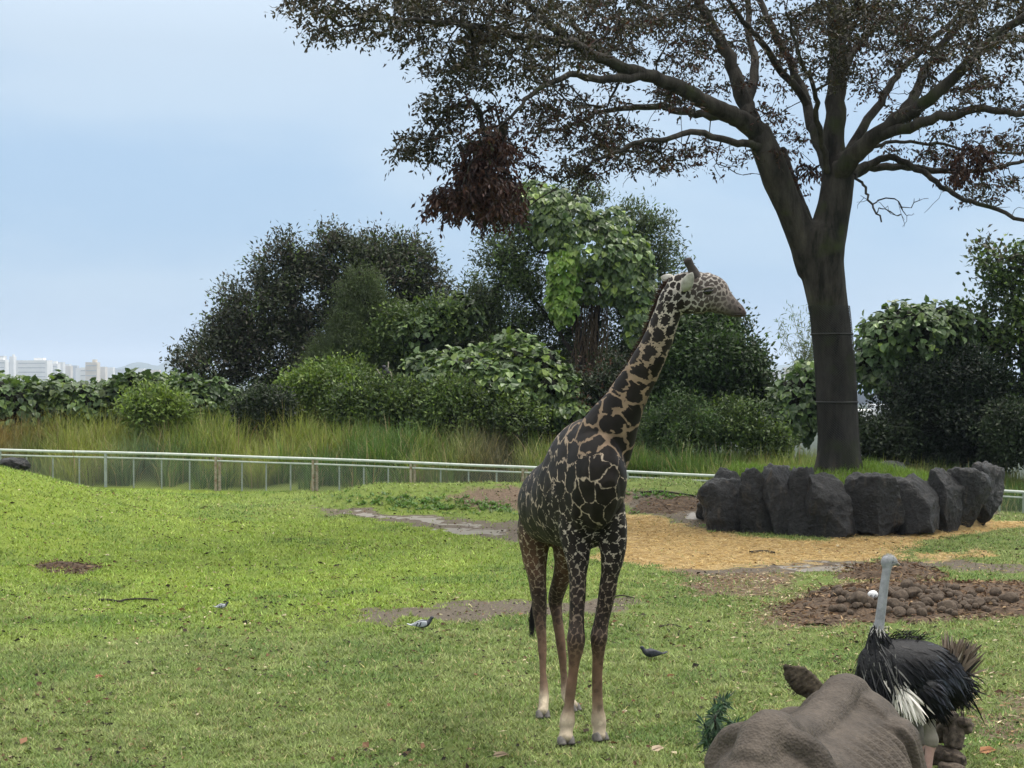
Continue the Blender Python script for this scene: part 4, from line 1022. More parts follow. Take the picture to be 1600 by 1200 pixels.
# centre tree wrapped in vines
def vine_tree():
    ells = [(800, 395, 50, 50), (770, 430, 40, 48, 0.5), (820, 340, 40, 40), (800, 470, 46, 46, 0.4), (745, 470, 30, 40, 1), (860, 470, 40, 50, 1), (980, 360, 44, 36, 1), (1020, 380, 34, 44, 1), (1000, 440, 50, 50, 1), (1030, 430, 24, 40, 1.4), (950, 520, 60, 60, 1.5), (850, 540, 50, 50, 1.2), (780, 520, 30, 40, 1), (900, 330, 50, 36, 0.8)]
    e, E, Pp = bush(ells, 57.5, 1250, 'tall pale tree draped in climbing vines behind the giraffe', 301, [(0.055, 0.078, 0.030), (0.070, 0.098, 0.036), (0.045, 0.062, 0.028), (0.10, 0.15, 0.045)], (3, 3, 2, 1.2), size=0.17, aspect=0.36, core=0, name='vine_covered_tree', cat='tree', group='trees behind the fence', inner=0.3, clump=0.26, per=44, spread=0.22)
    rg = np.random.default_rng(8)
    woody(e, [([(925, 680, 57.5), (925, 600, 57.5), (928, 540, 57.6), (935, 480, 57.8), (950, 430, 58)], 0.24, 0.08), ([(905, 670, 57.3), (912, 580, 57.3), (900, 500, 57.4), (880, 440, 57.2), (860, 380, 57)], 0.16, 0.05), ([(960, 680, 58), (965, 600, 58), (975, 540, 58.2), (1000, 470, 58.4), (1015, 400, 58.5)], 0.16, 0.05), ([(912, 580, 57.3), (860, 500, 57.8), (810, 440, 57.6)], 0.1, 0.04)], Pp[rg.choice(len(Pp), 260, False)], rg)
    # hanging dead vines round the trunk
    vs = []
    for _ in range(60):
        a, b = rg.uniform(905, 950), rg.uniform(420, 470); y0 = 57.0 + rg.uniform(-.3, .3)
        vs.append((catmull(np.array([P(a, b, y0), P(a + rg.normal(-4, 8), b + 60, y0), P(a + rg.normal(-8, 10), b + rg.uniform(90, 150), y0)]), 4), np.full(9, 0.014)))
    M_V = mat_noise('dry_vine', (0.07, 0.05, 0.032), (0.13, 0.095, 0.062), scale=8, rough=0.9)
    V, F = tubes(vs, 4); link('hanging_vine', fast_mesh('hanging_vine', V, F, smooth_shade=True), M_V, e)
    # curtain of broad vine leaves over the crown: a part of its own
    E2 = ell_list([(850, 325, 48, 36, -0.6), (880, 350, 52, 44, -0.8), (920, 385, 60, 46, -0.8), (965, 400, 52, 40, -0.6), (990, 440, 36, 44, -0.6), (880, 420, 22, 50, -1.0), (878, 470, 22, 36, -1), (1000, 500, 26, 46, -0.4), (835, 300, 28, 18, -0.4), (960, 350, 26, 26, -0.3), (940, 450, 50, 22, -0.5)], 57.2, 0.7)
    Pp, Nn = shell_points(E2, 2900, rg, 0.82, bump=0.25); m = len(Pp)
    D = unit(np.array((0, 0, -0.9)) + Nn * 0.4 + rg.normal(0, 0.35, (m, 3))); Nl = unit(Nn * 0.7 + np.array((0, -0.5, 0.6)) + rg.normal(0, 0.25, (m, 3)))
    pn = np.array([mnoise.noise(Vector(p * 0.8)) for p in Pp])
    c = pick(KUD, (3, 4, 3, 1.5), m, 0.2, rg) * (1 + 0.6 * np.clip(pn, -.6, .9))[:, None]
    young = (np.abs(Pp[:, 0] - P(880, 450, 56.2)[0]) < 0.55) & (Pp[:, 2] < P(880, 390, 56.2)[2])
    c[young] = vary((0.14, 0.24, 0.035), young.sum(), 0.15)
    s = 0.26 * rg.uniform(0.7, 1.3, m)
    V, F = leaves(Pp, D, Nl, s, s * 0.95, 'round')
    tag(link('vine_curtain', fast_mesh('vine_curtain', V, F, cols=np.repeat(c.clip(0, 1), 6, 0)), M_GLOSSLEAF, e), kind='stuff')
vine_tree()

bush([(1115, 560, 76, 66), (1080, 610, 60, 50), (1140, 600, 56, 60), (1060, 540, 40, 46)], 52.5, 1700, 'dense dark round tree right behind the giraffe head and neck', 211, [(0.030, 0.052, 0.018), (0.040, 0.070, 0.022), (0.060, 0.100, 0.028)], (4, 3, 1.5), size=0.17, aspect=0.5, name='round_tree', cat='tree', group='trees behind the fence', core=0.8)
bush([(1028, 672, 26, 20), (1060, 656, 24, 30), (1092, 674, 34, 20, -.4), (1118, 662, 20, 26), (1075, 684, 40, 14, -.6)], 50, 620, 'feathery green shrub by the grass right of the giraffe chest', 212, [(0.04, 0.07, 0.022), (0.055, 0.095, 0.028), (0.085, 0.125, 0.034)], (3, 3, 1), size=0.17, aspect=0.25)
bush([(1148, 674, 28, 20), (1176, 660, 26, 26), (1206, 684, 28, 14, -.4), (1135, 648, 22, 20, .6)], 49.5, 520, 'low olive shrub between the round tree and the trunk', 213, MID, (3, 2, 1), size=0.13)
kudzu([(1250, 630, 48, 58), (1262, 600, 36, 42, 0.4), (1225, 660, 40, 40, -0.3)], 50.5, 1100, 'slate green kudzu bank directly behind the netted trunk', 214, probs=(5, 4, 1, 0.1))
bush([(1365, 694, 34, 26), (1345, 680, 20, 26, .5), (1395, 690, 26, 30)], 49, 420, 'dark low shrub in the gap beside the netted trunk', 219, DRK, (2, 3, 2), size=0.14)
# thin bamboo-like tree
def bamboo():
    rg = np.random.default_rng(12)
    e = empty('bamboo_clump', (*P(1265, 640, 55)[:2], 0.3), 'thin pale bamboo spray against the sky beside the trunk', 'bamboo')
    st_, Lp, Ld = [], [], []
    for i in range(16):
        a = rg.uniform(1240, 1285); tip = P(rg.uniform(1212, 1285), rg.uniform(468, 540), 55 + rg.normal(0, 0.5))
        A = catmull(np.array([P(a, 650, 55), P(a + rg.normal(0, 4), 590, 55), tip]), 8); st_.append((A, np.linspace(0.02, 0.005, len(A))))
        for p in A[6:]:
            k = 9; Lp.append(p + rg.normal(0, 0.12, (k, 3))); Ld.append(rg.normal(0, 0.8, (k, 3)) + (0, 0, -0.5))
    V, F = tubes(st_, 5); link('culm', fast_mesh('culm', V, F), mat_noise('bamboo_culm', (0.14, 0.16, 0.06), (0.2, 0.2, 0.09), 4), e)
    Lp, Ld = np.concatenate(Lp), np.concatenate(Ld)
    V, F = leaves(Lp, Ld, rg.normal(0, 1, Lp.shape) + (0, -.3, .8), 0.22, 0.035)
    tag(link('crown', fast_mesh('crown', V, F, cols=np.repeat(vary((0.12, 0.16, 0.06), len(Lp), .2), 4, 0)), M_LEAF, e), kind='stuff')
bamboo()
# right: rounded kudzu dome over a dark evergreen
kudzu([(1420, 520, 78, 48), (1470, 520, 64, 50, 0.4), (1375, 560, 46, 60, 0.2), (1430, 570, 86, 56, 0.6)], 50.5, 2300, 'rounded kudzu dome right of the netted trunk', 215, pieces=90, size=0.24, probs=(5, 4, 1.6, 0.4))
bush([(1460, 650, 90, 56), (1520, 620, 60, 64), (1400, 690, 60, 30), (1540, 680, 60, 36), (1480, 590, 70, 40)], 50, 1700, 'very dark hedge-like evergreen under the kudzu dome', 216, [(0.009, 0.017, 0.007), (0.014, 0.025, 0.010), (0.022, 0.036, 0.013)], (4, 3, 1), size=0.13, core=0.86)
def right_tree():
    ells = [(1545, 385, 22, 18), (1570, 415, 34, 26), (1590, 450, 36, 34), (1560, 440, 24, 16), (1600, 520, 50, 50), (1555, 520, 30, 34, 0.5), (1530, 500, 26, 26, 0.5), (1590, 600, 50, 50), (1640, 480, 60, 90), (1600, 670, 50, 46)]
    e, E, Pp = bush(ells, 50.5, 700, 'ragged vine-hung tree at the far end beyond the kudzu dome', 217, [(0.034, 0.056, 0.020), (0.060, 0.095, 0.028), (0.10, 0.15, 0.035), (0.05, 0.05, 0.03)], (3, 3, 1.2, 1), size=0.19, aspect=0.6, core=0, name='vine_hung_tree', cat='tree', group='trees behind the fence', inner=0.3, clump=0.15, per=26, spread=0.2)
    rg = np.random.default_rng(3)
    woody(e, [([(1600, 720, 50.5), (1602, 640, 50.5), (1598, 560, 50.5), (1590, 480, 50.5), (1565, 420, 50.5), (1540, 375, 50.5)], 0.16, 0.03)], Pp[rg.choice(len(Pp), 140, False)], rg)
right_tree()
bush([(1595, 690, 60, 26), (1580, 660, 40, 24)], 48, 400, 'low dark shrub beside the fence at the far side of the tree bed', 218, DRK, (2, 3, 1), size=0.13)
bush([(1690, 640, 60, 70), (1660, 690, 50, 40), (1740, 660, 60, 60), (1720, 590, 50, 50)], 51, 900, 'bushy green tree past the ragged vine-hung tree', 220, MID, (3, 3, 2), size=0.17)
kudzu([(1810, 660, 60, 60), (1860, 680, 60, 50)], 50, 900, 'kudzu hump past the bushy green tree by the fence', 221, pieces=10)
# a background belt further down the slope closes the gaps low down
for k, (a, b, rx, ry, Y, lab) in enumerate([(700, 640, 120, 70, 66, 'shadowy thicket on the slope behind the pale kudzu mound'), (960, 650, 130, 90, 66, 'shadowy thicket on the slope behind the vine-covered tree'), (480, 640, 110, 50, 66, 'shadowy thicket on the slope behind the conifer'), (1500, 690, 100, 50, 62, 'shadowy thicket on the slope behind the dark evergreen'), (740, 565, 90, 55, 64, 'shadowy thicket on the slope above the pale kudzu mound')]):
    bush([(a, b, rx, ry)], Y, 700, lab, 400 + k, DRK, (2, 2, 2), size=0.2, core=0.85)

# black bird perched in the thicket
def dark_bird():
    rows = [(*P(606, 594, 53.2), 0.05, 0.05), (*P(605, 588, 53.2), 0.12, 0.12), (*P(604, 582, 53.2), 0.15, 0.15), (*P(603, 577, 53.2), 0.11, 0.11)]
    e = empty('perched_bird', rows[0][:3], 'slate dark bird perched in the thicket beside a bare pale twig', 'bird')
    mb = mat_noise('slate_feather', (0.018, 0.018, 0.024), (0.035, 0.035, 0.045), 10, 0.6)
    V, F = loft(rows, (1, 0, 0), 12, 3); link('body', fast_mesh('body', V, F, smooth_shade=True), mb, e)
    V, F = loft([(*P(602, 577, 53.2), 0.07, 0.07), (*P(600, 573.5, 53.15), 0.075, 0.075), (*P(597, 572.5, 53.1), 0.02, 0.02)], (1, 0, 0), 10, 3); link('head', fast_mesh('head', V, F, smooth_shade=True), mb, e)
    V, F = loft([(*P(606, 592, 53.2), 0.06, 0.03), (*P(608, 601, 53.25), 0.05, 0.015)], (1, 0, 0), 8, 3); link('tail', fast_mesh('tail', V, F, smooth_shade=True), mb, e)
    tw = empty('bare_twig', P(613, 600, 53), 'bare pale twig sticking up beside the perched dark bird', 'twig')
    V, F = tubes([(catmull(np.array([P(614, 608, 53), P(611, 584, 53), P(607, 577, 53), P(607, 565, 53)]), 4), np.full(13, 0.02)), (catmull(np.array([P(600, 592, 53), P(592, 582, 53), P(588, 574, 53)]), 4), np.full(9, 0.014))], 6)
    link('stem', fast_mesh('stem', V, F, smooth_shade=True), mat_noise('pale_twig', (0.3, 0.26, 0.2), (0.45, 0.4, 0.33), 9), tw)
dark_bird()

# ------------------------------------------------------------------ tall grass behind the fence and round the tree
def tall_grass():
    rg = np.random.default_rng(31)
    nc = 1780
    cx = rg.uniform(-22.5, 22.5, nc); cy = fence_y(cx) + 0.35 + rg.uniform(0, 1, nc) ** 0.85 * 8.0
    k = (cy < 54.5) & (fbm(cx * 0.55, cy * 0.55, 71, 3) > 0.3); cx, cy = cx[k], cy[k]; nc = len(cx)
    hc = (0.85 + 1.15 * fbm(cx * 0.4 + 7, cy * 0.4, 77, 3)) * rg.uniform(0.75, 1.2, nc) * (0.72 + 0.28 * smooth(4, -6, cx)) * (0.8 + 0.2 * smooth(0, 2.5, cy - fence_y(cx)))
    pale = fbm(cx * 0.5, cy * 0.5, 91, 3) + rg.normal(0, 0.07, nc)
    c0 = np.tile((0.125, 0.185, 0.045), (nc, 1)); yel = np.array((0.25, 0.275, 0.075)); grn = np.array((0.065, 0.125, 0.036)); blu = np.array((0.085, 0.135, 0.07)); brn = np.array((0.24, 0.14, 0.065))
    t = (smooth(0.45, 0.62, pale) * 0.8)[:, None]; c0 = c0 * (1 - t) + yel * t
    t = (smooth(0.45, 0.28, pale) * 0.8)[:, None]; c0 = c0 * (1 - t) + grn * t
    t = (np.exp(-((cx + 11.6) / 0.9) ** 2) * (cy < 50))[:, None]; c0 = c0 * (1 - t) + blu * t
    t = (np.exp(-((cx + 17.5) / 1.6) ** 2) * 0.7)[:, None]; c0 = c0 * (1 - t) + brn * t
    t = (np.exp(-((cx + 0.6) / 1.1) ** 2) * 0.85)[:, None]; c0 = c0 * (1 - t) + np.array((0.085, 0.07, 0.05)) * t
    per = 62; n = nc * per
    az = rg.uniform(0, 2 * math.pi, n); rr = rg.uniform(0, 1, n) ** 0.7 * 0.34
    x = np.repeat(cx, per) + rr * np.cos(az); y = np.maximum(np.repeat(cy, per) + rr * np.sin(az), fence_y(x) if False else np.repeat(fence_y(cx), per) + 0.12)
    hgt = np.repeat(hc, per) * rg.uniform(0.45, 1.2, n)
    c = np.repeat(c0, per, 0) * rg.normal(1, 0.25, (n, 1)).clip(0.45, 1.8)
    dry = rg.uniform(0, 1, n) < 0.10; c[dry] = vary((0.30, 0.25, 0.13), dry.sum(), .2, .05, rg)
    V, F = blades(np.stack([x, y, H(x, y) - 0.03], 1), hgt, rg.uniform(0.014, 0.036, n), rg.uniform(0.1, 0.95, n) ** 1.3, az + rg.normal(0, 0.5, n), 4)
    tag(link('tall_grass', fast_mesh('tall_grass', V, F, cols=np.repeat(c.clip(0.003, 1), 10, 0)), M_GRASS), 'tall unmown grass behind the fence', 'grass', kind='stuff')
    # softer grass on the raised bed
    n = 16000
    r = 3.0 * np.sqrt(rg.uniform(0, 1, n)); a = rg.uniform(0, 2 * math.pi, n)
    x, y = PLX + r * np.cos(a) * 1.05, PLY + r * np.sin(a); z = H(x, y)
    near = np.exp(-((np.hypot(x - 9.0, y - 38.2)) / 0.9) ** 2)
    hgt = rg.uniform(0.08, 0.26, n) + 0.3 * near * rg.uniform(0.3, 1, n)
    c = vary((0.125, 0.20, 0.035), n, 0.22, 0.05, rg)
    V, F = blades(np.stack([x, y, z - 0.02], 1), hgt, rg.uniform(0.01, 0.02, n), rg.uniform(0.2, 0.8, n), rg.uniform(0, 6.28, n), 3)
    tag(link('bed_grass', fast_mesh('bed_grass', V, F, cols=np.repeat(c, 8, 0)), M_GRASS), 'soft grass growing on the raised tree bed', 'grass', kind='stuff')
tall_grass()

# ------------------------------------------------------------------ lawn, straw, litter
def lawn():
    rg = np.random.default_rng(99)
    n = 700000
    # density falls with distance as for any level-of-detail lawn: uniform in 1/y
    y = 1 / rg.uniform(1 / 46.0, 1 / 12.2, n)
    x = rg.uniform(-1, 1, n) * (0.40 * y + 1.2)
    keep = np.ones(n, bool)
    st, mu, di, we, lu = masks(x, y)
    bare = np.clip(st * 0.97 + mu * 0.93 + di * 0.72 + we, 0, 1)
    patch = fbm(x * 1.9, y * 1.9, 33, 4)
    bare = np.clip(bare + 0.75 * smooth(0.60, 0.74, patch) * (1 - 0.6 * lu), 0, 0.985)
    keep &= rg.uniform(0, 1, n) > bare
    keep &= np.hypot((x - PLX) / 1.08, y - PLY) > 3.1
    keep &= y < fence_y(x) + 0.6
    x, y, lu, patch = x[keep], y[keep], lu[keep], patch[keep]
    n = len(x); z = H(x, y)
    tone = fbm(x * 0.7, y * 0.7, 44, 4); t2 = fbm(x * 3.2, y * 3.2, 48, 3)
    worn = np.array((0.150, 0.205, 0.062)); wor2 = np.array((0.215, 0.260, 0.095)); lush = np.array((0.185, 0.270, 0.052)); lus2 = np.array((0.25, 0.325, 0.072)); dgr = np.array((0.095, 0.165, 0.042))
    a = smooth(0.35, 0.65, t2)[:, None]
    c = (worn * (1 - a) + wor2 * a) * (1 - lu)[:, None] + (lush * (1 - a) + lus2 * a) * lu[:, None]
    d = (smooth(0.52, 0.68, tone) * 0.7)[:, None]; c = c * (1 - d) + dgr * d
    dry = rg.uniform(0, 1, n) < 0.10 * (1 - 0.7 * lu); c[dry] = vary((0.27, 0.24, 0.12), dry.sum(), 0.2, 0.05, rg)
    c *= rg.normal(1, 0.32, (n, 1)).clip(0.35, 2.0)
    c *= (0.72 + 0.56 * fbm(x * 6.5, y * 6.5, 52, 2))[:, None]
    dist = y
    hgt = rg.uniform(0.016, 0.056, n) * (0.4 + 0.95 * fbm(x * 5, y * 5, 53, 2)) * (0.85 + dist / 60); wd = rg.uniform(0.004, 0.008, n) * (0.7 + dist / 26)
    az = rg.uniform(0, 2 * math.pi, n)
    lean = rg.uniform(0.5, 2.0, n)
    d2 = np.stack([np.cos(az), np.sin(az)], 1)
    b0 = np.stack([x, y, z - 0.004], 1)
    s = np.stack([-d2[:, 1], d2[:, 0], np.zeros(n)], 1) * wd[:, None]
    tip = b0 + np.stack([d2[:, 0] * hgt * lean, d2[:, 1] * hgt * lean, hgt], 1)
    V = np.stack([b0 - s, b0 + s, tip], 1).reshape(-1, 3)
    tag(link('lawn_grass', fast_mesh('lawn_grass', V, np.arange(3 * n).reshape(n, 3), cols=np.repeat(c.clip(.003, 1), 3, 0)), M_GRASS), 'short grass of the paddock lawn', 'grass', kind='stuff')
lawn()

def strew(n, xr, yr, weight, rg):
    """n random ground points accepted with probability weight(x, y)"""
    xs, ys = [], []
    got = 0
    while got < n:
        x = rg.uniform(*xr, 60000); y = rg.uniform(*yr, 60000)
        k = rg.uniform(0, 1, 60000) < weight(x, y)
        xs.append(x[k]); ys.append(y[k]); got += int(k.sum())
        if k.sum() == 0: break
    x, y = np.concatenate(xs)[:n], np.concatenate(ys)[:n]
    return x, y, H(x, y)

def straw():
    rg = np.random.default_rng(13)
    def wgt(x, y): st, mu, di, we, lu = masks(x, y); return np.clip(st ** 2 * 0.9 + mu * 0.05, 0, 1)
    x, y, z = strew(17000, (0.5, 14), (27, 37.5), wgt, rg)
    n = len(x); az = rg.uniform(0, 6.283, n); L = rg.uniform(0.08, 0.30, n); D = np.stack([np.cos(az), np.sin(az), rg.normal(0, 0.12, n)], 1)
    c = pick([(0.55, 0.41, 0.19), (0.44, 0.30, 0.12), (0.62, 0.50, 0.27), (0.25, 0.16, 0.07)], (4, 3, 2, 1.3), n, 0.15, rg)
    V, F = leaves(np.stack([x, y, z + rg.uniform(0.005, 0.05, n)], 1), D, np.tile((0, 0, 1.0), (n, 1)), L, rg.uniform(0.008, 0.016, n))
    tag(link('straw', fast_mesh('straw', V, F, cols=np.repeat(c, 4, 0)), M_DRYLEAF), 'yellow straw strewn before the boulders', 'straw', kind='stuff')
    # dry stalks on the worn right-hand lawn
    def w2(x, y): st, mu, di, we, lu = masks(x, y); return np.clip(di * 0.8 + 0.12 * smooth(1, 5, x) * (1 - lu), 0, 1)
    x, y, z = strew(5200, (-1, 8), (12, 28), w2, rg)
    n = len(x); az = rg.uniform(0, 6.283, n); D = np.stack([np.cos(az), np.sin(az), rg.normal(0.05, 0.15, n)], 1)
    c = pick([(0.42, 0.33, 0.20), (0.28, 0.18, 0.10), (0.13, 0.075, 0.05), (0.55, 0.47, 0.33)], (3, 3, 3, 1.5), n, 0.2, rg)
    V, F = leaves(np.stack([x, y, z + rg.uniform(0.006, 0.03, n)], 1), D, rg.normal(0, .4, (n, 3)) + (0, 0, 1.0), rg.uniform(0.04, 0.15, n), rg.uniform(0.008, 0.03, n))
    tag(link('dry_stalks', fast_mesh('dry_stalks', V, F, cols=np.repeat(c, 4, 0)), M_DRYLEAF), 'dry stalks and bark scraps on the worn lawn', 'litter', kind='stuff')
straw()

def ground_weeds():
    rg = np.random.default_rng(55); Pn, Dn = [], []
    for px, py, sx, sy, cnt in [(690, 792, 45, 5, 90), (640, 786, 40, 4, 40), (1030, 775, 25, 4, 40), (780, 795, 30, 5, 50), (1345, 822, 30, 3, 40), (1150, 826, 25, 3, 25), (930, 800, 40, 6, 30), (600, 780, 60, 6, 40)]:
        for _ in range(cnt):
            g = ground_at(px + rg.normal(0, sx), py + rg.normal(0, sy)); k = 7
            Pn.append(np.tile(g, (k, 1)) + rg.normal(0, .03, (k, 3)) * (1, 1, .3)); a = rg.uniform(0, 6.28, k); Dn.append(np.stack([np.cos(a), np.sin(a), rg.uniform(.2, 1.2, k)], 1))
    Pn, Dn = np.concatenate(Pn), np.concatenate(Dn); n = len(Pn)
    V, F = leaves(Pn, Dn, rg.normal(0, .3, (n, 3)) + (0, 0, 1), rg.uniform(.07, .16, n), rg.uniform(.03, .06, n))
    tag(link('ground_weeds', fast_mesh('ground_weeds', V, F, cols=np.repeat(vary((.11, .19, .05), n, .25, .08, rg), 4, 0)), M_LEAF), 'low broad-leaved weeds on the muddy bank', 'weeds', kind='stuff')
ground_weeds()

def litter():
    rg = np.random.default_rng(17)
    def w(x, y): return np.clip((12.5 / y) ** 0.7 * (0.15 + 0.85 * smooth(0.42, 0.72, fbm(x * 0.8, y * 0.8, 61, 4))), 0, 1) * (np.abs(x) < 0.36 * y + 0.5)
    x, y, z = strew(15000, (-16, 16), (12.5, 43), w, rg)
    n = len(x); az = rg.uniform(0, 6.283, n); D = np.stack([np.cos(az), np.sin(az), rg.normal(0.1, 0.2, n)], 1)
    c = pick([(0.035, 0.026, 0.018), (0.09, 0.05, 0.032), (0.18, 0.10, 0.06), (0.42, 0.36, 0.24), (0.025, 0.022, 0.018)], (4, 2.2, 1.2, 1.3, 3), n, 0.2, rg)
    L = rg.uniform(0.025, 0.08, n) * np.where(rg.uniform(0, 1, n) < .08, 1.7, 1)
    V, F = leaves(np.stack([x, y, z + 0.018], 1), D, rg.normal(0, .5, (n, 3)) + (0, 0, 1.0), L, L * rg.uniform(0.25, 0.7, n))
    tag(link('leaf_litter', fast_mesh('leaf_litter', V, F, cols=np.repeat(c, 4, 0)), M_DRYLEAF), 'small dead leaves and droppings scattered over the lawn', 'litter', kind='stuff')
litter()
# ------------------------------------------------------------------ giraffe
def rows3(pts, rb=None):
    """(px, py, Y, ra[, rb]) -> (x, y, z, ra, rb)"""
    return np.array([[*P(q[0], q[1], q[2]), q[3], q[4] if len(q) > 4 else q[3]] for q in pts])

def hide_material():
    m, nt, n, l, out = new_mat('giraffe_hide')
    t = n.new('ShaderNodeTexCoord')
    ed = N_(nt, 'ShaderNodeAttribute', attribute_name='Edge'); th = N_(nt, 'ShaderNodeAttribute', attribute_name='Thr')
    pc = N_(nt, 'ShaderNodeAttribute', attribute_name='PatchCol'); lc = N_(nt, 'ShaderNodeAttribute', attribute_name='LineCol')
    z = N_(nt, 'ShaderNodeTexNoise', i_Scale=42, i_Detail=3); l.new(t.outputs['Object'], z.inputs['Vector'])
    z2 = N_(nt, 'ShaderNodeTexNoise', i_Scale=9, i_Detail=4); l.new(t.outputs['Object'], z2.inputs['Vector'])
    a = N_(nt, 'ShaderNodeMath', operation='SUBTRACT'); l.new(ed.outputs['Fac'], a.inputs[0]); l.new(th.outputs['Fac'], a.inputs[1])
    b_ = N_(nt, 'ShaderNodeMath', operation='MULTIPLY_ADD'); l.new(z.outputs['Fac'], b_.inputs[0]); b_.inputs[1].default_value = 0.16; l.new(a.outputs[0], b_.inputs[2])
    r = N_(nt, 'ShaderNodeMapRange', i_From_Min=0.05, i_From_Max=0.13); r.interpolation_type = 'SMOOTHSTEP'; l.new(b_.outputs[0], r.inputs['Value'])
    mx_ = n.new('ShaderNodeMix'); mx_.data_type = 'RGBA'; l.new(r.outputs[0], mx_.inputs['Factor']); l.new(lc.outputs['Color'], mx_.inputs['A']); l.new(pc.outputs['Color'], mx_.inputs['B'])
    vr = N_(nt, 'ShaderNodeMapRange', i_From_Min=0.3, i_From_Max=0.7, i_To_Min=0.7, i_To_Max=1.3); l.new(z2.outputs['Fac'], vr.inputs['Value'])
    hs = N_(nt, 'ShaderNodeVectorMath', operation='SCALE'); l.new(mx_.outputs['Result'], hs.inputs[0]); l.new(vr.outputs[0], hs.inputs['Scale'])
    b = N_(nt, 'ShaderNodeBsdfPrincipled', i_Roughness=0.6); b.inputs['Specular IOR Level'].default_value = 0.16
    pass
    l.new(hs.outputs[0], b.inputs['Base Color'])
    z3 = N_(nt, 'ShaderNodeTexNoise', i_Scale=120, i_Detail=3); l.new(t.outputs['Object'], z3.inputs['Vector'])
    bp = N_(nt, 'ShaderNodeBump', i_Strength=0.25, i_Distance=0.006); l.new(z3.outputs['Fac'], bp.inputs['Height']); l.new(bp.outputs[0], b.inputs['Normal'])
    l.new(b.outputs[0], out.inputs[0]); return m

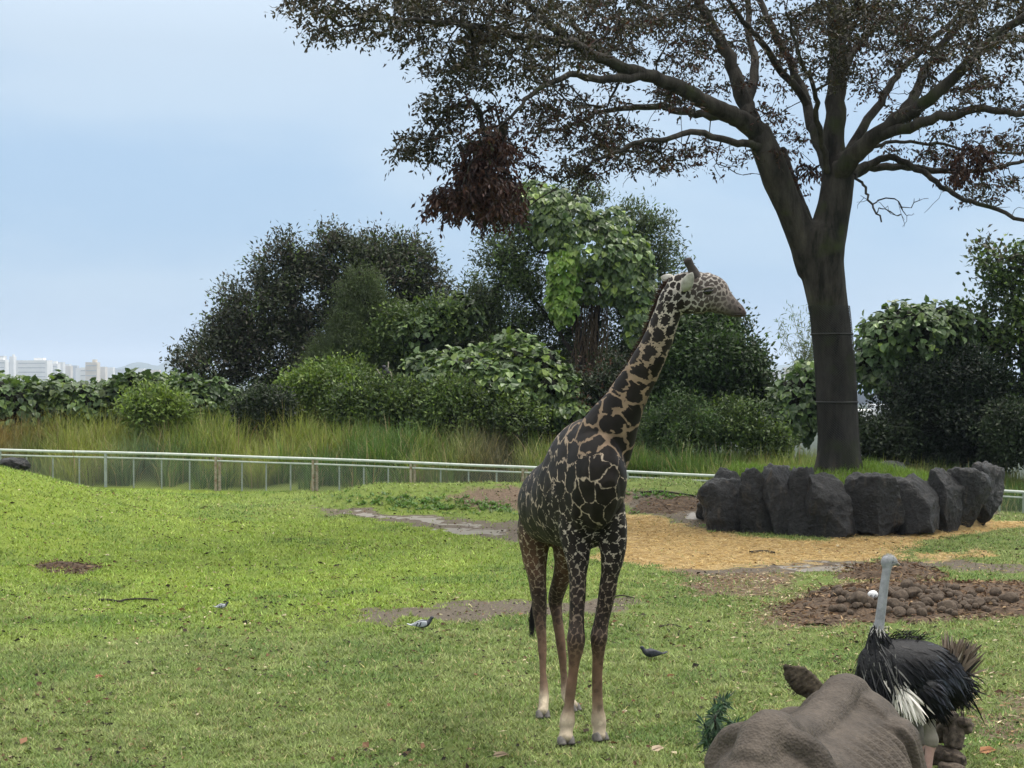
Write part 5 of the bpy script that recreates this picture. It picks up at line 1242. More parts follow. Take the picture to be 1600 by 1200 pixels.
def giraffe():
    rg = np.random.default_rng(4)
    M = hide_material()
    ax = unit(P(925, 765, 15.3) * (1, 1, 0) - P(846, 790, 16.8) * (1, 1, 0)); sideways = np.array((-ax[1], ax[0], 0.0))
    torso = rows3([(834, 800, 17.02, .12, .20), (842, 793, 16.88, .24, .34), (852, 789, 16.68, .30, .42), (868, 785, 16.35, .325, .46), (888, 776, 16.0, .35, .54), (910, 757, 15.65, .345, .65), (927, 757, 15.38, .315, .64), (938, 768, 15.14, .26, .52), (944, 782, 15.0, .15, .34)])
    neck = rows3([(918, 745, 15.5, .28, .34), (938, 702, 15.36, .25, .32), (957, 664, 15.26, .215, .265), (974, 634, 15.18, .18, .215), (989, 607, 15.12, .155, .182), (1004, 580, 15.06, .142, .165), (1019, 550, 15.0, .133, .150), (1032, 520, 14.96, .128, .140), (1043, 489, 14.93, .122, .132), (1053, 464, 14.9, .118, .135), (1064, 452, 14.9, .10, .12)])
    hd = [(1052, 436, 486, .085), (1060, 428, 489, .10), (1072, 424, 491, .112), (1086, 423, 491, .118), (1098, 427, 491, .12), (1108, 428, 491.5, .118), (1117, 435, 492, .105), (1126, 447, 493, .088), (1137, 459, 494, .072), (1148, 469, 496.5, .066), (1157, 477.5, 498, .064), (1163, 485, 497, .05)]
    k = 14.9 / FPX
    head = np.array([[*P(a, (t + b) / 2, 14.9 - 0.0008 * (a - 1052)), w, (b - t) / 2 * k] for a, t, b, w in hd])
    brow = rows3([(1098, 436, 14.9, .07, .05), (1106, 434, 14.9, .085, .055), (1114, 439, 14.9, .06, .045)])
    fr = rows3([(950, 790, 15.42, .16, .24), (956, 835, 15.38, .15, .19), (957, 870, 15.37, .115, .14), (952, 905, 15.39, .090, .10), (945, 945, 15.41, .078, .085), (938, 978, 15.42, .084, .092), (936, 994, 15.41, .094, .100), (935, 1011, 15.43, .076, .080), (934, 1032, 15.45, .056, .060), (933, 1065, 15.46, .052, .055), (934, 1100, 15.47, .055, .058), (935, 1126, 15.47, .078, .080), (936, 1140, 15.44, .064, .068), (937, 1152, 15.41, .072, .08)])
    fl = rows3([(896, 800, 15.5, .16, .24), (900, 840, 15.46, .15, .19), (903, 872, 15.42, .115, .14), (903, 905, 15.38, .085, .10), (902, 945, 15.35, .074, .085), (901, 981, 15.32, .086, .092), (900, 998, 15.30, .098, .102), (899, 1016, 15.31, .080, .084), (897, 1036, 15.32, .058, .062), (893, 1068, 15.33, .053, .056), (889, 1102, 15.33, .055, .058), (886, 1128, 15.32, .082, .083), (885, 1142, 15.29, .067, .07), (884, 1154, 15.25, .078, .085)])
    hl = rows3([(842, 795, 16.86, .17, .30), (836, 835, 16.9, .19, .27), (836, 870, 16.9, .135, .19), (840, 905, 16.86, .095, .125), (843, 935, 16.86, .082, .10), (843.5, 957, 16.88, .080, .10), (845, 978, 16.84, .060, .07), (847, 1005, 16.78, .046, .052), (848.5, 1045, 16.68, .044, .048), (850, 1076, 16.6, .048, .052), (850, 1092, 16.56, .060, .064), (849, 1104, 16.5, .056, .062), (848, 1114, 16.45, .066, .075)])
    hr = rows3([(878, 800, 16.74, .17, .30), (884, 845, 16.8, .16, .24), (882, 880, 16.9, .115, .16), (875, 910, 17.02, .09, .115), (868, 936, 17.14, .082, .10), (869, 952, 17.14, .07, .085), (873, 980, 17.08, .054, .06), (878, 1020, 17.02, .045, .05), (881, 1060, 16.98, .045, .049), (884, 1084, 16.94, .058, .062), (890, 1096, 16.86, .054, .06), (896, 1105, 16.78, .06, .068)])
    parts = [loft(torso, sideways, 36, 6), loft(neck, (0.35, 1, 0), 28, 5), loft(head, (0, 1, 0), 26, 4), loft(brow, (0, 1, 0), 14, 3)]
    legs = [fr, fl, hl, hr]
    parts += [loft(q, sideways, 18, 5) for q in legs]
    # shoulder blades and hip bones swell under the hide
    parts += [loft(rows3([(893, 700, 15.75, .05, .05), (898, 735, 15.62, .09, .13), (899, 775, 15.52, .10, .16), (900, 815, 15.45, .09, .14)]), sideways, 16, 4),
              loft(rows3([(838, 752, 16.75, .05, .07), (836, 765, 16.85, .08, .1), (834, 785, 16.95, .08, .12)]), sideways, 14, 4)]
    me = fuse(parts, 0.0125, 7, 0.5)
    co, no = get_co(me), get_no(me)
    # faint muscle and rib relief
    d = np.array([mnoise.noise(Vector(c * 3.0)) * 0.012 + mnoise.noise(Vector(c * 8.0)) * 0.004 for c in co])
    set_co(me, co + no * d[:, None]); co = get_co(me)
    # ---- coat: blotches as irregular cells whose size and colour follow the body
    S, Q = [], []            # sample points -> (spacing, threshold, patch rgb, line rgb)
    dark, cream = (0.013, 0.010, 0.0085), (0.40, 0.32, 0.24)
    def add(A, props):
        R = catmull(A, 4)[:, :3]; pr = np.array([np.concatenate([[p[0], p[1]], p[2], p[3]]) for p in props])
        t = np.linspace(0, len(pr) - 1, len(R)); i = np.minimum(t.astype(int), len(pr) - 2); f = (t - i)[:, None]
        S.append(R); Q.append(pr[i] * (1 - f) + pr[i + 1] * f)
    add(torso, [(.15, .06, dark, cream)] * 3 + [(.195, .065, dark, cream)] * 6)
    tan = (0.215, 0.15, 0.098)
    add(neck, [(.20, .13, dark, cream), (.22, .17, dark, tan), (.23, .22, dark, tan), (.22, .23, dark, tan), (.20, .23, dark, tan), (.18, .24, dark, (0.225, .16, .105)), (.16, .25, dark, (0.245, .185, .13)), (.14, .25, dark, (0.28, .225, .165)), (.105, .27, dark, (.32, .285, .235)), (.085, .28, dark, (.35, .32, .28)), (.07, .30, dark, (.35, .32, .28))])
    hp = (0.05, 0.04, 0.035); hl_ = (.30, .275, .245)
    add(head, [(.066, .30, dark, hl_)] * 3 + [(.052, .30, hp, hl_)] * 3 + [(.046, .36, (.055, .044, .038), (.19, .165, .145))] * 2 + [(.045, .5, (.07, .057, .05), (.12, .10, .088)), (.045, .6, (.045, .037, .033), (.07, .058, .052)), (.045, .6, (.042, .033, .030), (.065, .05, .045)), (.045, .6, (.075, .05, .045), (.12, .08, .07))])
    up, lo_, ft = (0.022, 0.015, 0.012), (0.105, 0.062, 0.039), (0.36, 0.30, 0.215)
    lw = (.125, .075, .048)
    for q in (fr, fl):
        add(q, [(.14, .10, dark, (.36, .30, .24)), (.11, .13, dark, (.38, .33, .27)), (.085, .17, (.016, .012, .011), (.33, .28, .225)), (.068, .19, up, (.21, .165, .125)), (.062, .19, up, (.165, .125, .09)), (.06, .19, (.028, .02, .016), (.14, .10, .073)), (.06, .24, (.04, .027, .021), (.14, .095, .065)), (.06, .34, (.066, .041, .028), (.13, .084, .055)), (.08, .5, lo_, lw), (.08, .6, lo_, lw), (.08, .6, (.14, .092, .06), (.16, .105, .07)), (.08, .6, ft, ft), (.08, .6, ft, ft), (.08, .6, (.34, .285, .21), ft)])
    for q in (hl, hr):
        add(q, [(.135, .08, dark, cream), (.10, .15, (.05, .028, .018), (.33, .26, .18)), (.08, .18, (.095, .05, .029), (.31, .24, .165)), (.068, .19, (.055, .031, .021), (.22, .165, .115)), (.06, .19, (.028, .019, .015), (.15, .11, .08)), (.06, .22, (.034, .023, .018), (.11, .075, .053)), (.065, .35, (.06, .038, .026), (.11, .07, .046)), (.08, .5, lo_, lw), (.08, .6, lo_, lw), (.08, .6, (.14, .092, .06), (.165, .11, .073)), (.08, .6, ft, ft), (.08, .6, ft, ft), (.08, .6, (.34, .285, .21), ft)])
    S, Q = np.concatenate(S), np.concatenate(Q)
    kd = kdtree.KDTree(len(S))
    for i, p in enumerate(S): kd.insert(p, i)
    kd.balance()
    prop = np.empty((len(co), 8))
    for i, c in enumerate(co):
        f = kd.find_n(c, 5); w = np.array([1 / (x[2] + 0.01) ** 3 for x in f]); prop[i] = (Q[[x[1] for x in f]] * (w / w.sum())[:, None]).sum(0)
    # belly and inner thigh are paler and browner: shift by height below the flank
    order = rg.permutation(len(co))[:40000]; seeds, srad = [], []
    SA = np.empty((6000, 3)); ns = 0
    stretch = np.array((1, 1, 0.86))
    for i in order:
        c = co[i] * stretch; r = prop[i, 0] * 0.80
        if ns == 0 or np.min(((SA[:ns] - c) ** 2).sum(1)) > r * r:
            SA[ns] = c; ns += 1
            if ns >= 6000: break
    ks = kdtree.KDTree(ns)
    for i in range(ns): ks.insert(SA[i], i)
    ks.balance()
    edge = np.empty(len(co)); cell = np.empty(len(co))
    rc = rg.uniform(0, 1, ns)
    for i, c in enumerate(co):
        sp = float(prop[i, 0])
        v = Vector(c * stretch); q = v + 0.29 * sp * mnoise.noise_vector(v * (1.25 / sp)) + 0.13 * sp * mnoise.noise_vector(v * (3.6 / sp))
        f = ks.find_n(q, 2); edge[i] = (f[1][2] - f[0][2]) / sp; cell[i] = rc[f[0][1]]
    set_attr(me, 'Edge', edge); set_attr(me, 'Thr', prop[:, 1] * 0.62)
    pcol = prop[:, 2:5] * (0.75 + 0.6 * cell)[:, None]
    set_attr(me, 'PatchCol', pcol); set_attr(me, 'LineCol', prop[:, 5:8])
    base = P(900, 1150, 16.0); base[2] = 0
    e = empty('giraffe', base, 'tall dark-blotched giraffe standing on the lawn with its head in profile', 'giraffe')
    me.polygons.foreach_set('use_smooth', np.full(len(me.polygons), True))
    link('body', me, M, e)
    # ---- hooves: two claws each
    M_HOOF = mat_noise('grey_hoof', (0.055, 0.050, 0.045), (0.17, 0.155, 0.14), scale=14, rough=0.6, bump=0.3, bscale=40, bdist=0.004)
    fwd = ax
    for q, rot in ((fr, 0.25), (fl, -0.05), (hl, -0.05), (hr, 0.5)):
        c = q[-1][:3]; g = float(H(c[0], c[1])); cr_, sr_ = math.cos(rot), math.sin(rot)
        f = np.array((fwd[0] * cr_ - fwd[1] * sr_, fwd[0] * sr_ + fwd[1] * cr_, 0)); s = np.array((-f[1], f[0], 0)); r = max(q[-1][3], 0.068)
        top = max(c[2] + 0.012, g + 0.075)
        cl = []
        for sd in (-1, 1):
            o = c * (1, 1, 0) + s * sd * r * 0.56
            cl.append(loft([(*(o + f * -0.015 + (0, 0, top)), r * .50, r * .72), (*(o + f * 0.0 + (0, 0, (top + g) / 2 + 0.01)), r * .56, r * .95), (*(o + f * 0.012 + (0, 0, g + 0.006)), r * .60, r * 1.18)], s, 14, 3, cap=0.12))
        V, F = join(cl); link('hoof', fast_mesh('hoof', V, F, smooth_shade=True), M_HOOF, e)
    # ---- ossicones, ears, eyes
    M_OSS = mat_noise('dark_horn_fur', (0.018, 0.015, 0.014), (0.05, 0.042, 0.038), scale=25, rough=0.85)
    for dy in (-0.055, 0.075):
        V, F = loft(rows3([(1086, 434, 14.9 + dy, .062), (1083, 424, 14.9 + dy * 1.1, .05), (1079, 416, 14.9 + dy * 1.2, .040), (1076, 410, 14.9 + dy * 1.25, .043), (1074.5, 407, 14.9 + dy * 1.3, .044)]), (0, 1, 0), 14, 4)
        link('ossicone', fast_mesh('ossicone', V, F, smooth_shade=True), M_OSS, e)
    M_EAR = mat_noise('ear_fur', (0.22, 0.205, 0.18), (0.46, 0.44, 0.40), scale=12, rough=0.8)
    for pts in ([(1069, 452, 14.77, .03, .03), (1072, 446, 14.72, .058, .026), (1076, 438, 14.68, .055, .02), (1080, 430, 14.65, .032, .012), (1082, 426, 14.64, .008, .006)],
                [(1056, 440, 15.0, .03, .03), (1049, 438, 15.06, .055, .024), (1042, 436, 15.1, .052, .02), (1036, 434, 15.13, .03, .012), (1033, 433, 15.14, .008, .006)]):
        V, F = loft(rows3(pts), (0.75, -0.2, -0.45) if pts[0][0] > 1060 else (0, 0, 1), 14, 4)
        ear = link('ear', fast_mesh('ear', V, F, smooth_shade=True), M_EAR, e)
    M_LID = mat_noise('eyelid_skin', (0.10, 0.085, 0.075), (0.17, 0.15, 0.13), scale=20, rough=0.8)
    M_EYE = mat_noise('dark_eye', (0.004, 0.003, 0.003), (0.008, 0.006, 0.005), scale=5, rough=0.12, spec=0.6)
    for s in (-1, 1):
        yc = lambda a: 14.9 - 0.0008 * (a - 1052)
        V, F = loft(rows3([(1098.5, 457, yc(1098) + s * .108, .012, .014), (1106, 455.5, yc(1106) + s * .112, .034, .028), (1113.5, 454, yc(1113) + s * .100, .012, .014)]), (0, 0, 1), 12, 3)
        ey = link('eye', fast_mesh('eye', V, F, smooth_shade=True), M_EYE, e)
        V, F = loft(rows3([(1097, 452.5, yc(1097) + s * .110, .008, .012), (1106, 449.5, yc(1106) + s * .122, .013, .022), (1115, 449.5, yc(1115) + s * .098, .008, .012)]), (0, 0, 1), 10, 3)
        link('eyelid', fast_mesh('eyelid', V, F, smooth_shade=True), M_LID, ey)
    M_NOS = mat_noise('nostril', (0.012, 0.009, 0.008), (0.02, 0.015, 0.013), scale=9, rough=0.7)
    for s in (-1, 1):
        V, F = loft(rows3([(1152, 479, 14.82 + s * .052, .004, .005), (1156, 482, 14.82 + s * .058, .010, .012), (1159, 485, 14.82 + s * .05, .004, .005)]), (0, 0, 1), 10, 3)
        link('nostril', fast_mesh('nostril', V, F, smooth_shade=True), M_NOS, e)
    V, F = loft(rows3([(1144, 492.5, 14.752, .003, .006), (1153, 492, 14.752, .005, .008), (1160, 491.5, 14.765, .004, .006)]), (0, 0, 1), 8, 3)
    link('mouth_line', fast_mesh('mouth_line', V, F, smooth_shade=True), M_NOS, e)
    # ---- mane: bristles along the crest of the neck
    crest = catmull(np.array([P(*q) for q in [(1053, 436, 14.93), (1040, 447, 14.98), (1030, 468, 15.02), (1021, 495, 15.06), (1009, 525, 15.12), (993, 556, 15.18), (972, 590, 15.26), (950, 620, 15.36), (930, 645, 15.46)]]), 14)
    m = len(crest); per = 26
    T = np.repeat(unit(np.gradient(crest, axis=0)), per, 0)
    base_ = np.repeat(crest, per, 0) + rg.normal(0, 0.012, (m * per, 3)) + np.array((0.015, 0, -0.02))
    out_ = unit(np.tile((-0.85, 0.35, 0.55), (m * per, 1)) + T * 0.35 + rg.normal(0, 0.2, (m * per, 3)))
    V, F = leaves(base_, out_, rg.normal(0, 1, (m * per, 3)), rg.uniform(0.05, 0.085, m * per), 0.007)
    link('mane', fast_mesh('mane', V, F, cols=np.repeat(vary((0.045, 0.028, 0.02), m * per, .3), 4, 0)), M_DRYLEAF, e)
    # ---- tail and tuft
    A = catmull(np.array([P(*q) for q in [(836, 770, 17.1), (826, 800, 17.2), (823, 850, 17.25), (828, 905, 17.22), (834, 945, 17.15)]]), 5)
    V, F = tubes([(A, np.linspace(0.04, 0.014, len(A)))], 10); tl = link('tail', fast_mesh('tail', V, F, smooth_shade=True), mat_noise('tail_hide', (0.03, 0.022, 0.017), (0.1, 0.07, 0.05), 12), e)
    hairs = []
    for _ in range(90):
        p0 = A[-1] + rg.normal(0, 0.008, 3) + (0, 0, rg.uniform(0, 0.08)); p2 = P(831 + rg.normal(0, 2.5), 975 + rg.uniform(0, 24), 17.12 + rg.normal(0, 0.02))
        hairs.append((np.array([p0, (p0 + p2) / 2 + rg.normal(0, 0.018, 3), p2]), [0.004, 0.004, 0.0015]))
    V, F = tubes(hairs, 3); link('tail_tuft', fast_mesh('tail_tuft', V, F), mat_noise('black_hair', (0.008, 0.007, 0.007), (0.015, 0.013, 0.012), 9, 0.6), tl)
giraffe()
# ------------------------------------------------------------------ ostrich
def plumes(Pt, D, N, L, W, droop, cols, segs=3):
    """soft feather strips: rows along D bending down"""
    n = len(Pt); D = unit(D); N = unit(N - (N * D).sum(1, keepdims=True) * D); S = np.cross(D, N)
    rows = []
    for i in range(segs + 1):
        t = i / segs
        c = Pt + D * (L * t)[:, None] + np.array((0, 0, -1.0)) * (L * droop * t * t)[:, None] + N * (0.03 * L * math.sin(t * 3))[:, None]
        w = (W * (0.35 + 1.2 * t - 1.35 * t ** 2.2).clip(0.06) * 0.5)[:, None] if False else (W * max(0.08, 0.4 + 1.2 * t - 1.5 * t ** 2) * 0.5)[:, None]
        rows += [c - S * w, c + S * w]
    k = 2 * (segs + 1); V = np.stack(rows, 1).reshape(-1, 3); b = np.arange(n)[:, None] * k
    F = np.concatenate([b + np.array([[2 * i, 2 * i + 1, 2 * i + 3, 2 * i + 2]]) for i in range(segs)])
    return V, F, np.repeat(cols, k, 0)

def ostrich():
    rg = np.random.default_rng(21)
    e = empty('ostrich', (P(1450, 1235, 13.9)[0], 13.9, 0.0), 'black ostrich with white wing plumes and a long bare grey neck', 'ostrich')
    ref = (0.25, 1, 0)
    body = rows3([(1352, 1058, 13.72, .10, .14), (1366, 1052, 13.76, .19, .25), (1386, 1049, 13.82, .25, .285), (1415, 1050, 13.9, .28, .30), (1445, 1053, 13.97, .27, .295), (1470, 1060, 14.03, .22, .25), (1490, 1064, 14.08, .14, .17), (1503, 1062, 14.12, .07, .10)])
    nb = rows3([(1372, 1040, 13.8, .14), (1368, 1018, 13.78, .105), (1368, 1000, 13.77, .075), (1371, 984, 13.77, .062)])
    th1 = rows3([(1440, 1075, 13.75, .15, .17), (1450, 1098, 13.72, .11, .13), (1452, 1118, 13.72, .075, .08)])
    th2 = rows3([(1428, 1075, 14.1, .15, .17), (1430, 1098, 14.08, .11, .13), (1432, 1118, 14.08, .075, .08)])
    me = fuse([loft(body, ref, 26, 5), loft(nb, (1, 0, 0), 18, 4), loft(th1, ref, 16, 4), loft(th2, ref, 16, 4)], 0.016, 5)
    M_BLK = mat_noise('black_down', (0.005, 0.005, 0.006), (0.012, 0.012, 0.014), scale=30, rough=0.7, bump=0.6, bscale=60, bdist=0.01)
    M_SKIN = mat_noise('grey_bird_skin', (0.19, 0.195, 0.21), (0.30, 0.305, 0.32), scale=20, rough=0.8, bump=0.3, bscale=90, bdist=0.004)
    M_SHIN = mat_noise('pink_shin', (0.36, 0.22, 0.19), (0.46, 0.30, 0.26), scale=14, rough=0.6, bump=0.3, bscale=50, bdist=0.004)
    M_KNEE = mat_noise('ostrich_leg_skin', (0.17, 0.15, 0.125), (0.25, 0.22, 0.185), scale=14, rough=0.7, bump=0.3, bscale=40, bdist=0.005)
    bd = link('body', me, M_BLK, e)
    co, no = get_co(me), get_no(me)
    # plumage: overlapping feathers sweeping back from the breast to the tail
    back = unit(body[-1][:3] - body[0][:3])
    idx = rg.choice(len(co), 4200, p=None)
    c, nn = co[idx], no[idx]
    ok = (c[:, 2] > P(1440, 1104, 13.8)[2]) & (c[:, 2] < P(1370, 1000, 13.8)[2] + 0.3)
    c, nn = c[ok], nn[ok]; m = len(c)
    D = back * 0.9 + np.array((0, 0, -0.55)) + rg.normal(0, 0.22, (m, 3)); D = D - (D * nn).sum(1, keepdims=True) * nn * 0.85 + nn * rg.uniform(0.02, 0.2, (m, 1))
    front = smooth(P(1400, 1050, 13.8)[0], P(1350, 1050, 13.8)[0], c[:, 0])
    D = D * (1 - 0.6 * front)[:, None] + np.array((0.1, -0.1, -1.0)) * 0.7 * front[:, None]
    L = rg.uniform(0.09, 0.20, m) * (1 + 0.4 * front); W = rg.uniform(0.02, 0.05, m)
    cols = vary((0.006, 0.006, 0.007), m, 0.4, 0.03, rg)
    slate = rg.uniform(0, 1, m) < 0.45 * smooth(P(1400, 1050, 13.9)[0], P(1460, 1050, 13.9)[0], c[:, 0]) * (nn[:, 2] > -0.1)
    cols[slate] = vary((0.030, 0.033, 0.042), slate.sum(), 0.3, 0.03, rg)
    V, F, cc_ = plumes(c - nn * 0.01, D, nn, L, W, 0.25, cols)
    tag(link('plumage', fast_mesh('plumage', V, F, cols=cc_), M_FEATH, e), kind='stuff')
    # wispy light feathers over the breast and along the back ridge
    bi = rg.choice(np.where((co[:, 0] < P(1392, 1050, 13.8)[0]) & (co[:, 2] > P(1380, 1075, 13.8)[2]) & (no[:, 1] < 0.2))[0], 170)
    D = np.array((0.25, -0.15, -1.0)) + rg.normal(0, 0.25, (170, 3))
    cols = pick([(0.01, 0.01, 0.012), (0.16, 0.155, 0.145), (0.05, 0.05, 0.05)], (5, 1.2, 2), 170, 0.2, rg)
    V, F, cc_ = plumes(co[bi] + no[bi] * 0.012, D, no[bi], rg.uniform(0.18, 0.34, 170), rg.uniform(0.010, 0.024, 170), 0.1, cols, 4)
    tag(link('breast_plumes', fast_mesh('breast_plumes', V, F, cols=cc_), M_FEATH, e), kind='stuff')
    rd = catmull(np.array([P(*q) for q in [(1380, 1003, 13.85), (1410, 997, 13.92), (1440, 1001, 13.98)]]), 30); n2 = len(rd) * 3
    V, F, cc_ = plumes(np.repeat(rd, 3, 0) + rg.normal(0, 0.03, (n2, 3)), rg.normal(0, 0.5, (n2, 3)) + (0.8, 0, 0.5), rg.normal(0, 1, (n2, 3)), rg.uniform(0.06, 0.13, n2), np.full(n2, 0.014), 0.3, vary((0.008, 0.008, 0.009), n2, .3))
    tag(link('crest_plumes', fast_mesh('crest_plumes', V, F, cols=cc_), M_FEATH, e), kind='stuff')
    # white wing plumes
    n3 = 420
    a = rg.uniform(0, 1, n3)
    p = np.array([P(1394 + 26 * t + rg.normal(0, 4), 1062 + 26 * t + rg.normal(0, 5), 13.60 + rg.uniform(-.02, .05)) for t in a])
    D = np.array((0.22, -0.05, -1.0)) + rg.normal(0, 0.18, (n3, 3)) + np.outer(a, (0.35, 0, 0))
    V, F, cc_ = plumes(p, D, rg.normal(0, .3, (n3, 3)) + (0, -1, 0.1), rg.uniform(0.14, 0.27, n3), rg.uniform(0.018, 0.042, n3), 0.05, pick([(0.72, 0.68, 0.62), (0.60, 0.56, 0.50), (0.42, 0.38, 0.33)], (5, 3, 1), n3, 0.1, rg), 4)
    tag(link('wing_plumes', fast_mesh('wing_plumes', V, F, cols=cc_), M_FEATH, e), kind='stuff')
    # tail: upright brownish fan with black underside
    n4 = 300
    p = np.array([P(1488 + rg.normal(0, 6), 1062 + rg.normal(0, 7), 14.08 + rg.normal(0, 0.05)) for _ in range(n4)])
    D = np.stack([rg.normal(0.28, 0.2, n4), rg.normal(0.1, 0.25, n4), rg.uniform(0.7, 1.1, n4)], 1)
    V, F, cc_ = plumes(p, D, rg.normal(0, .4, (n4, 3)) + (-.3, -1, 0), rg.uniform(0.26, 0.44, n4), rg.uniform(0.03, 0.06, n4), 0.12, pick([(0.16, 0.125, 0.095), (0.10, 0.075, 0.055), (0.27, 0.23, 0.19), (0.02, 0.018, 0.016)], (4, 3, 1.5, 1.5), n4, 0.2, rg), 4)
    tl = link('tail', fast_mesh('tail', V, F, cols=cc_), M_FEATH, e); tag(tl, kind='stuff')
    n5 = 150
    p = np.array([P(1494 + rg.normal(0, 9), 1066 + rg.normal(0, 10), 14.06 + rg.normal(0, 0.05)) for _ in range(n5)])
    D = np.stack([rg.normal(0.6, 0.35, n5), rg.normal(-.1, 0.25, n5), rg.uniform(-1.2, 0.1, n5)], 1)
    V, F, cc_ = plumes(p, D, rg.normal(0, .5, (n5, 3)) + (0, -1, 0), rg.uniform(0.12, 0.24, n5), rg.uniform(0.012, 0.03, n5), 0.3, vary((0.010, 0.010, 0.011), n5, .4), 3)
    tag(link('tail_underside', fast_mesh('tail_underside', V, F, cols=cc_), M_FEATH, e), kind='stuff')
    # collar tufts, neck, head
    ncol = rows3([(1371, 988, 13.77, .056), (1374, 974, 13.765, .046), (1377, 952, 13.76, .043), (1380, 928, 13.76, .041), (1383, 905, 13.76, .039), (1386, 888, 13.76, .040), (1388, 879, 13.76, .046)])
    hd = rows3([(1384, 885, 13.76, .038), (1385, 878, 13.76, .048, .052), (1389, 875.5, 13.765, .054, .052), (1394, 876.5, 13.78, .046, .046), (1398, 879, 13.795, .032, .034)])
    nm = fuse([loft(ncol, (0, 1, 0), 18, 4), loft(hd, (0, 1, 0), 16, 4)], 0.008, 4)
    nk = link('neck_and_head', nm, M_SKIN, e)
    V, F = loft(rows3([(1395, 878, 13.79, .036, .028), (1400, 880, 13.80, .030, .020), (1405, 882.5, 13.82, .016, .010)]), (0, 1, 0), 12, 3); link('bill', fast_mesh('bill', V, F, smooth_shade=True), M_KNEE, nk)
    for s in (-1, 1):
        V, F = loft(rows3([(1391, 877.5, 13.775 + s * .046, .008), (1393.5, 877.5, 13.78 + s * .048, .016), (1396, 877.5, 13.785 + s * .040, .008)]), (0, 0, 1), 10, 3); link('eye', fast_mesh('eye', V, F, smooth_shade=True), mat_noise('ostrich_eye', (.004, .003, .003), (.008, .006, .005), 5, 0.15), nk)
    tf = 320
    p = np.array([ncol[i][:3] + rg.normal(0, 1, 3) * 0.03 for i in rg.integers(4, 7, tf)]) * 1.0
    dd = unit(rg.normal(0, 1, (tf, 3)) + (0, 0, .6)); p = np.array([P(1389, 876, 13.77)] * tf) + dd * np.array((0.055, 0.055, 0.05))
    V, F = leaves(p, dd + rg.normal(0, .3, (tf, 3)), rg.normal(0, 1, (tf, 3)), 0.022, 0.003)
    link('head_bristles', fast_mesh('head_bristles', V, F, cols=np.repeat(vary((0.38, 0.37, 0.34), tf, .2), 4, 0)), M_FEATH, nk)
    cf = 160; a = rg.uniform(0, 2 * math.pi, cf)
    p = P(1371.5, 987, 13.77) + np.stack([np.cos(a) * .056, np.sin(a) * .056, rg.uniform(-.03, .04, cf)], 1)
    V, F, cc_ = plumes(p, np.stack([np.cos(a) * .3, np.sin(a) * .3, rg.normal(0.1, .8, cf)], 1), np.stack([np.cos(a), np.sin(a), 0 * a], 1), rg.uniform(.03, .07, cf), np.full(cf, .012), .1, pick([(.5, .48, .45), (.02, .02, .02)], (1, 1), cf, .1, rg))
    tag(link('neck_collar', fast_mesh('neck_collar', V, F, cols=cc_), M_FEATH, nk), kind='stuff')
    # legs
    for (pts, shin) in (([(1452, 1108, 13.72, .075), (1452, 1125, 13.72, .058), (1453, 1142, 13.73, .054), (1455, 1153, 13.735, .064), (1456, 1162, 13.74, .060)], [(1455, 1162, 13.74, .052), (1452, 1178, 13.74, .040), (1449, 1205, 13.75, .038), (1447, 1228, 13.75, .042)]),
                        ([(1432, 1108, 14.08, .075), (1433, 1125, 14.08, .058), (1434, 1140, 14.06, .054), (1436, 1152, 14.05, .064), (1437, 1160, 14.05, .060)], [(1437, 1160, 14.05, .052), (1436, 1175, 14.05, .040), (1434, 1200, 14.05, .038), (1432, 1212, 14.05, .042)])):
        V, F = loft(rows3(pts), (1, 0, 0), 16, 4); lg = link('leg', fast_mesh('leg', V, F, smooth_shade=True), M_KNEE, e)
        sh = rows3(shin); sh[-1][2] = 0.05
        V, F = loft(sh, (1, 0, 0), 14, 4); link('shin', fast_mesh('shin', V, F, smooth_shade=True), M_SHIN, lg)
        f0 = sh[-1][:3]; toes = []
        for dx, dy, L_, r in ((-0.2, -0.02, 1.0, .032), (-0.12, -0.10, 0.8, .022)):
            toes.append(loft([(*(f0 + (0.03, 0, -.01)), .035, .03), (*(f0 + (dx * .5, dy * .5, -.02)), r * 1.1, r * .8), (*(f0 + (dx, dy, -.035)), r * .6, r * .5)], (0, 1, 0), 10, 3))
        V, F = join(toes); link('foot', fast_mesh('foot', V, F, smooth_shade=True), M_SHIN, lg)
ostrich()

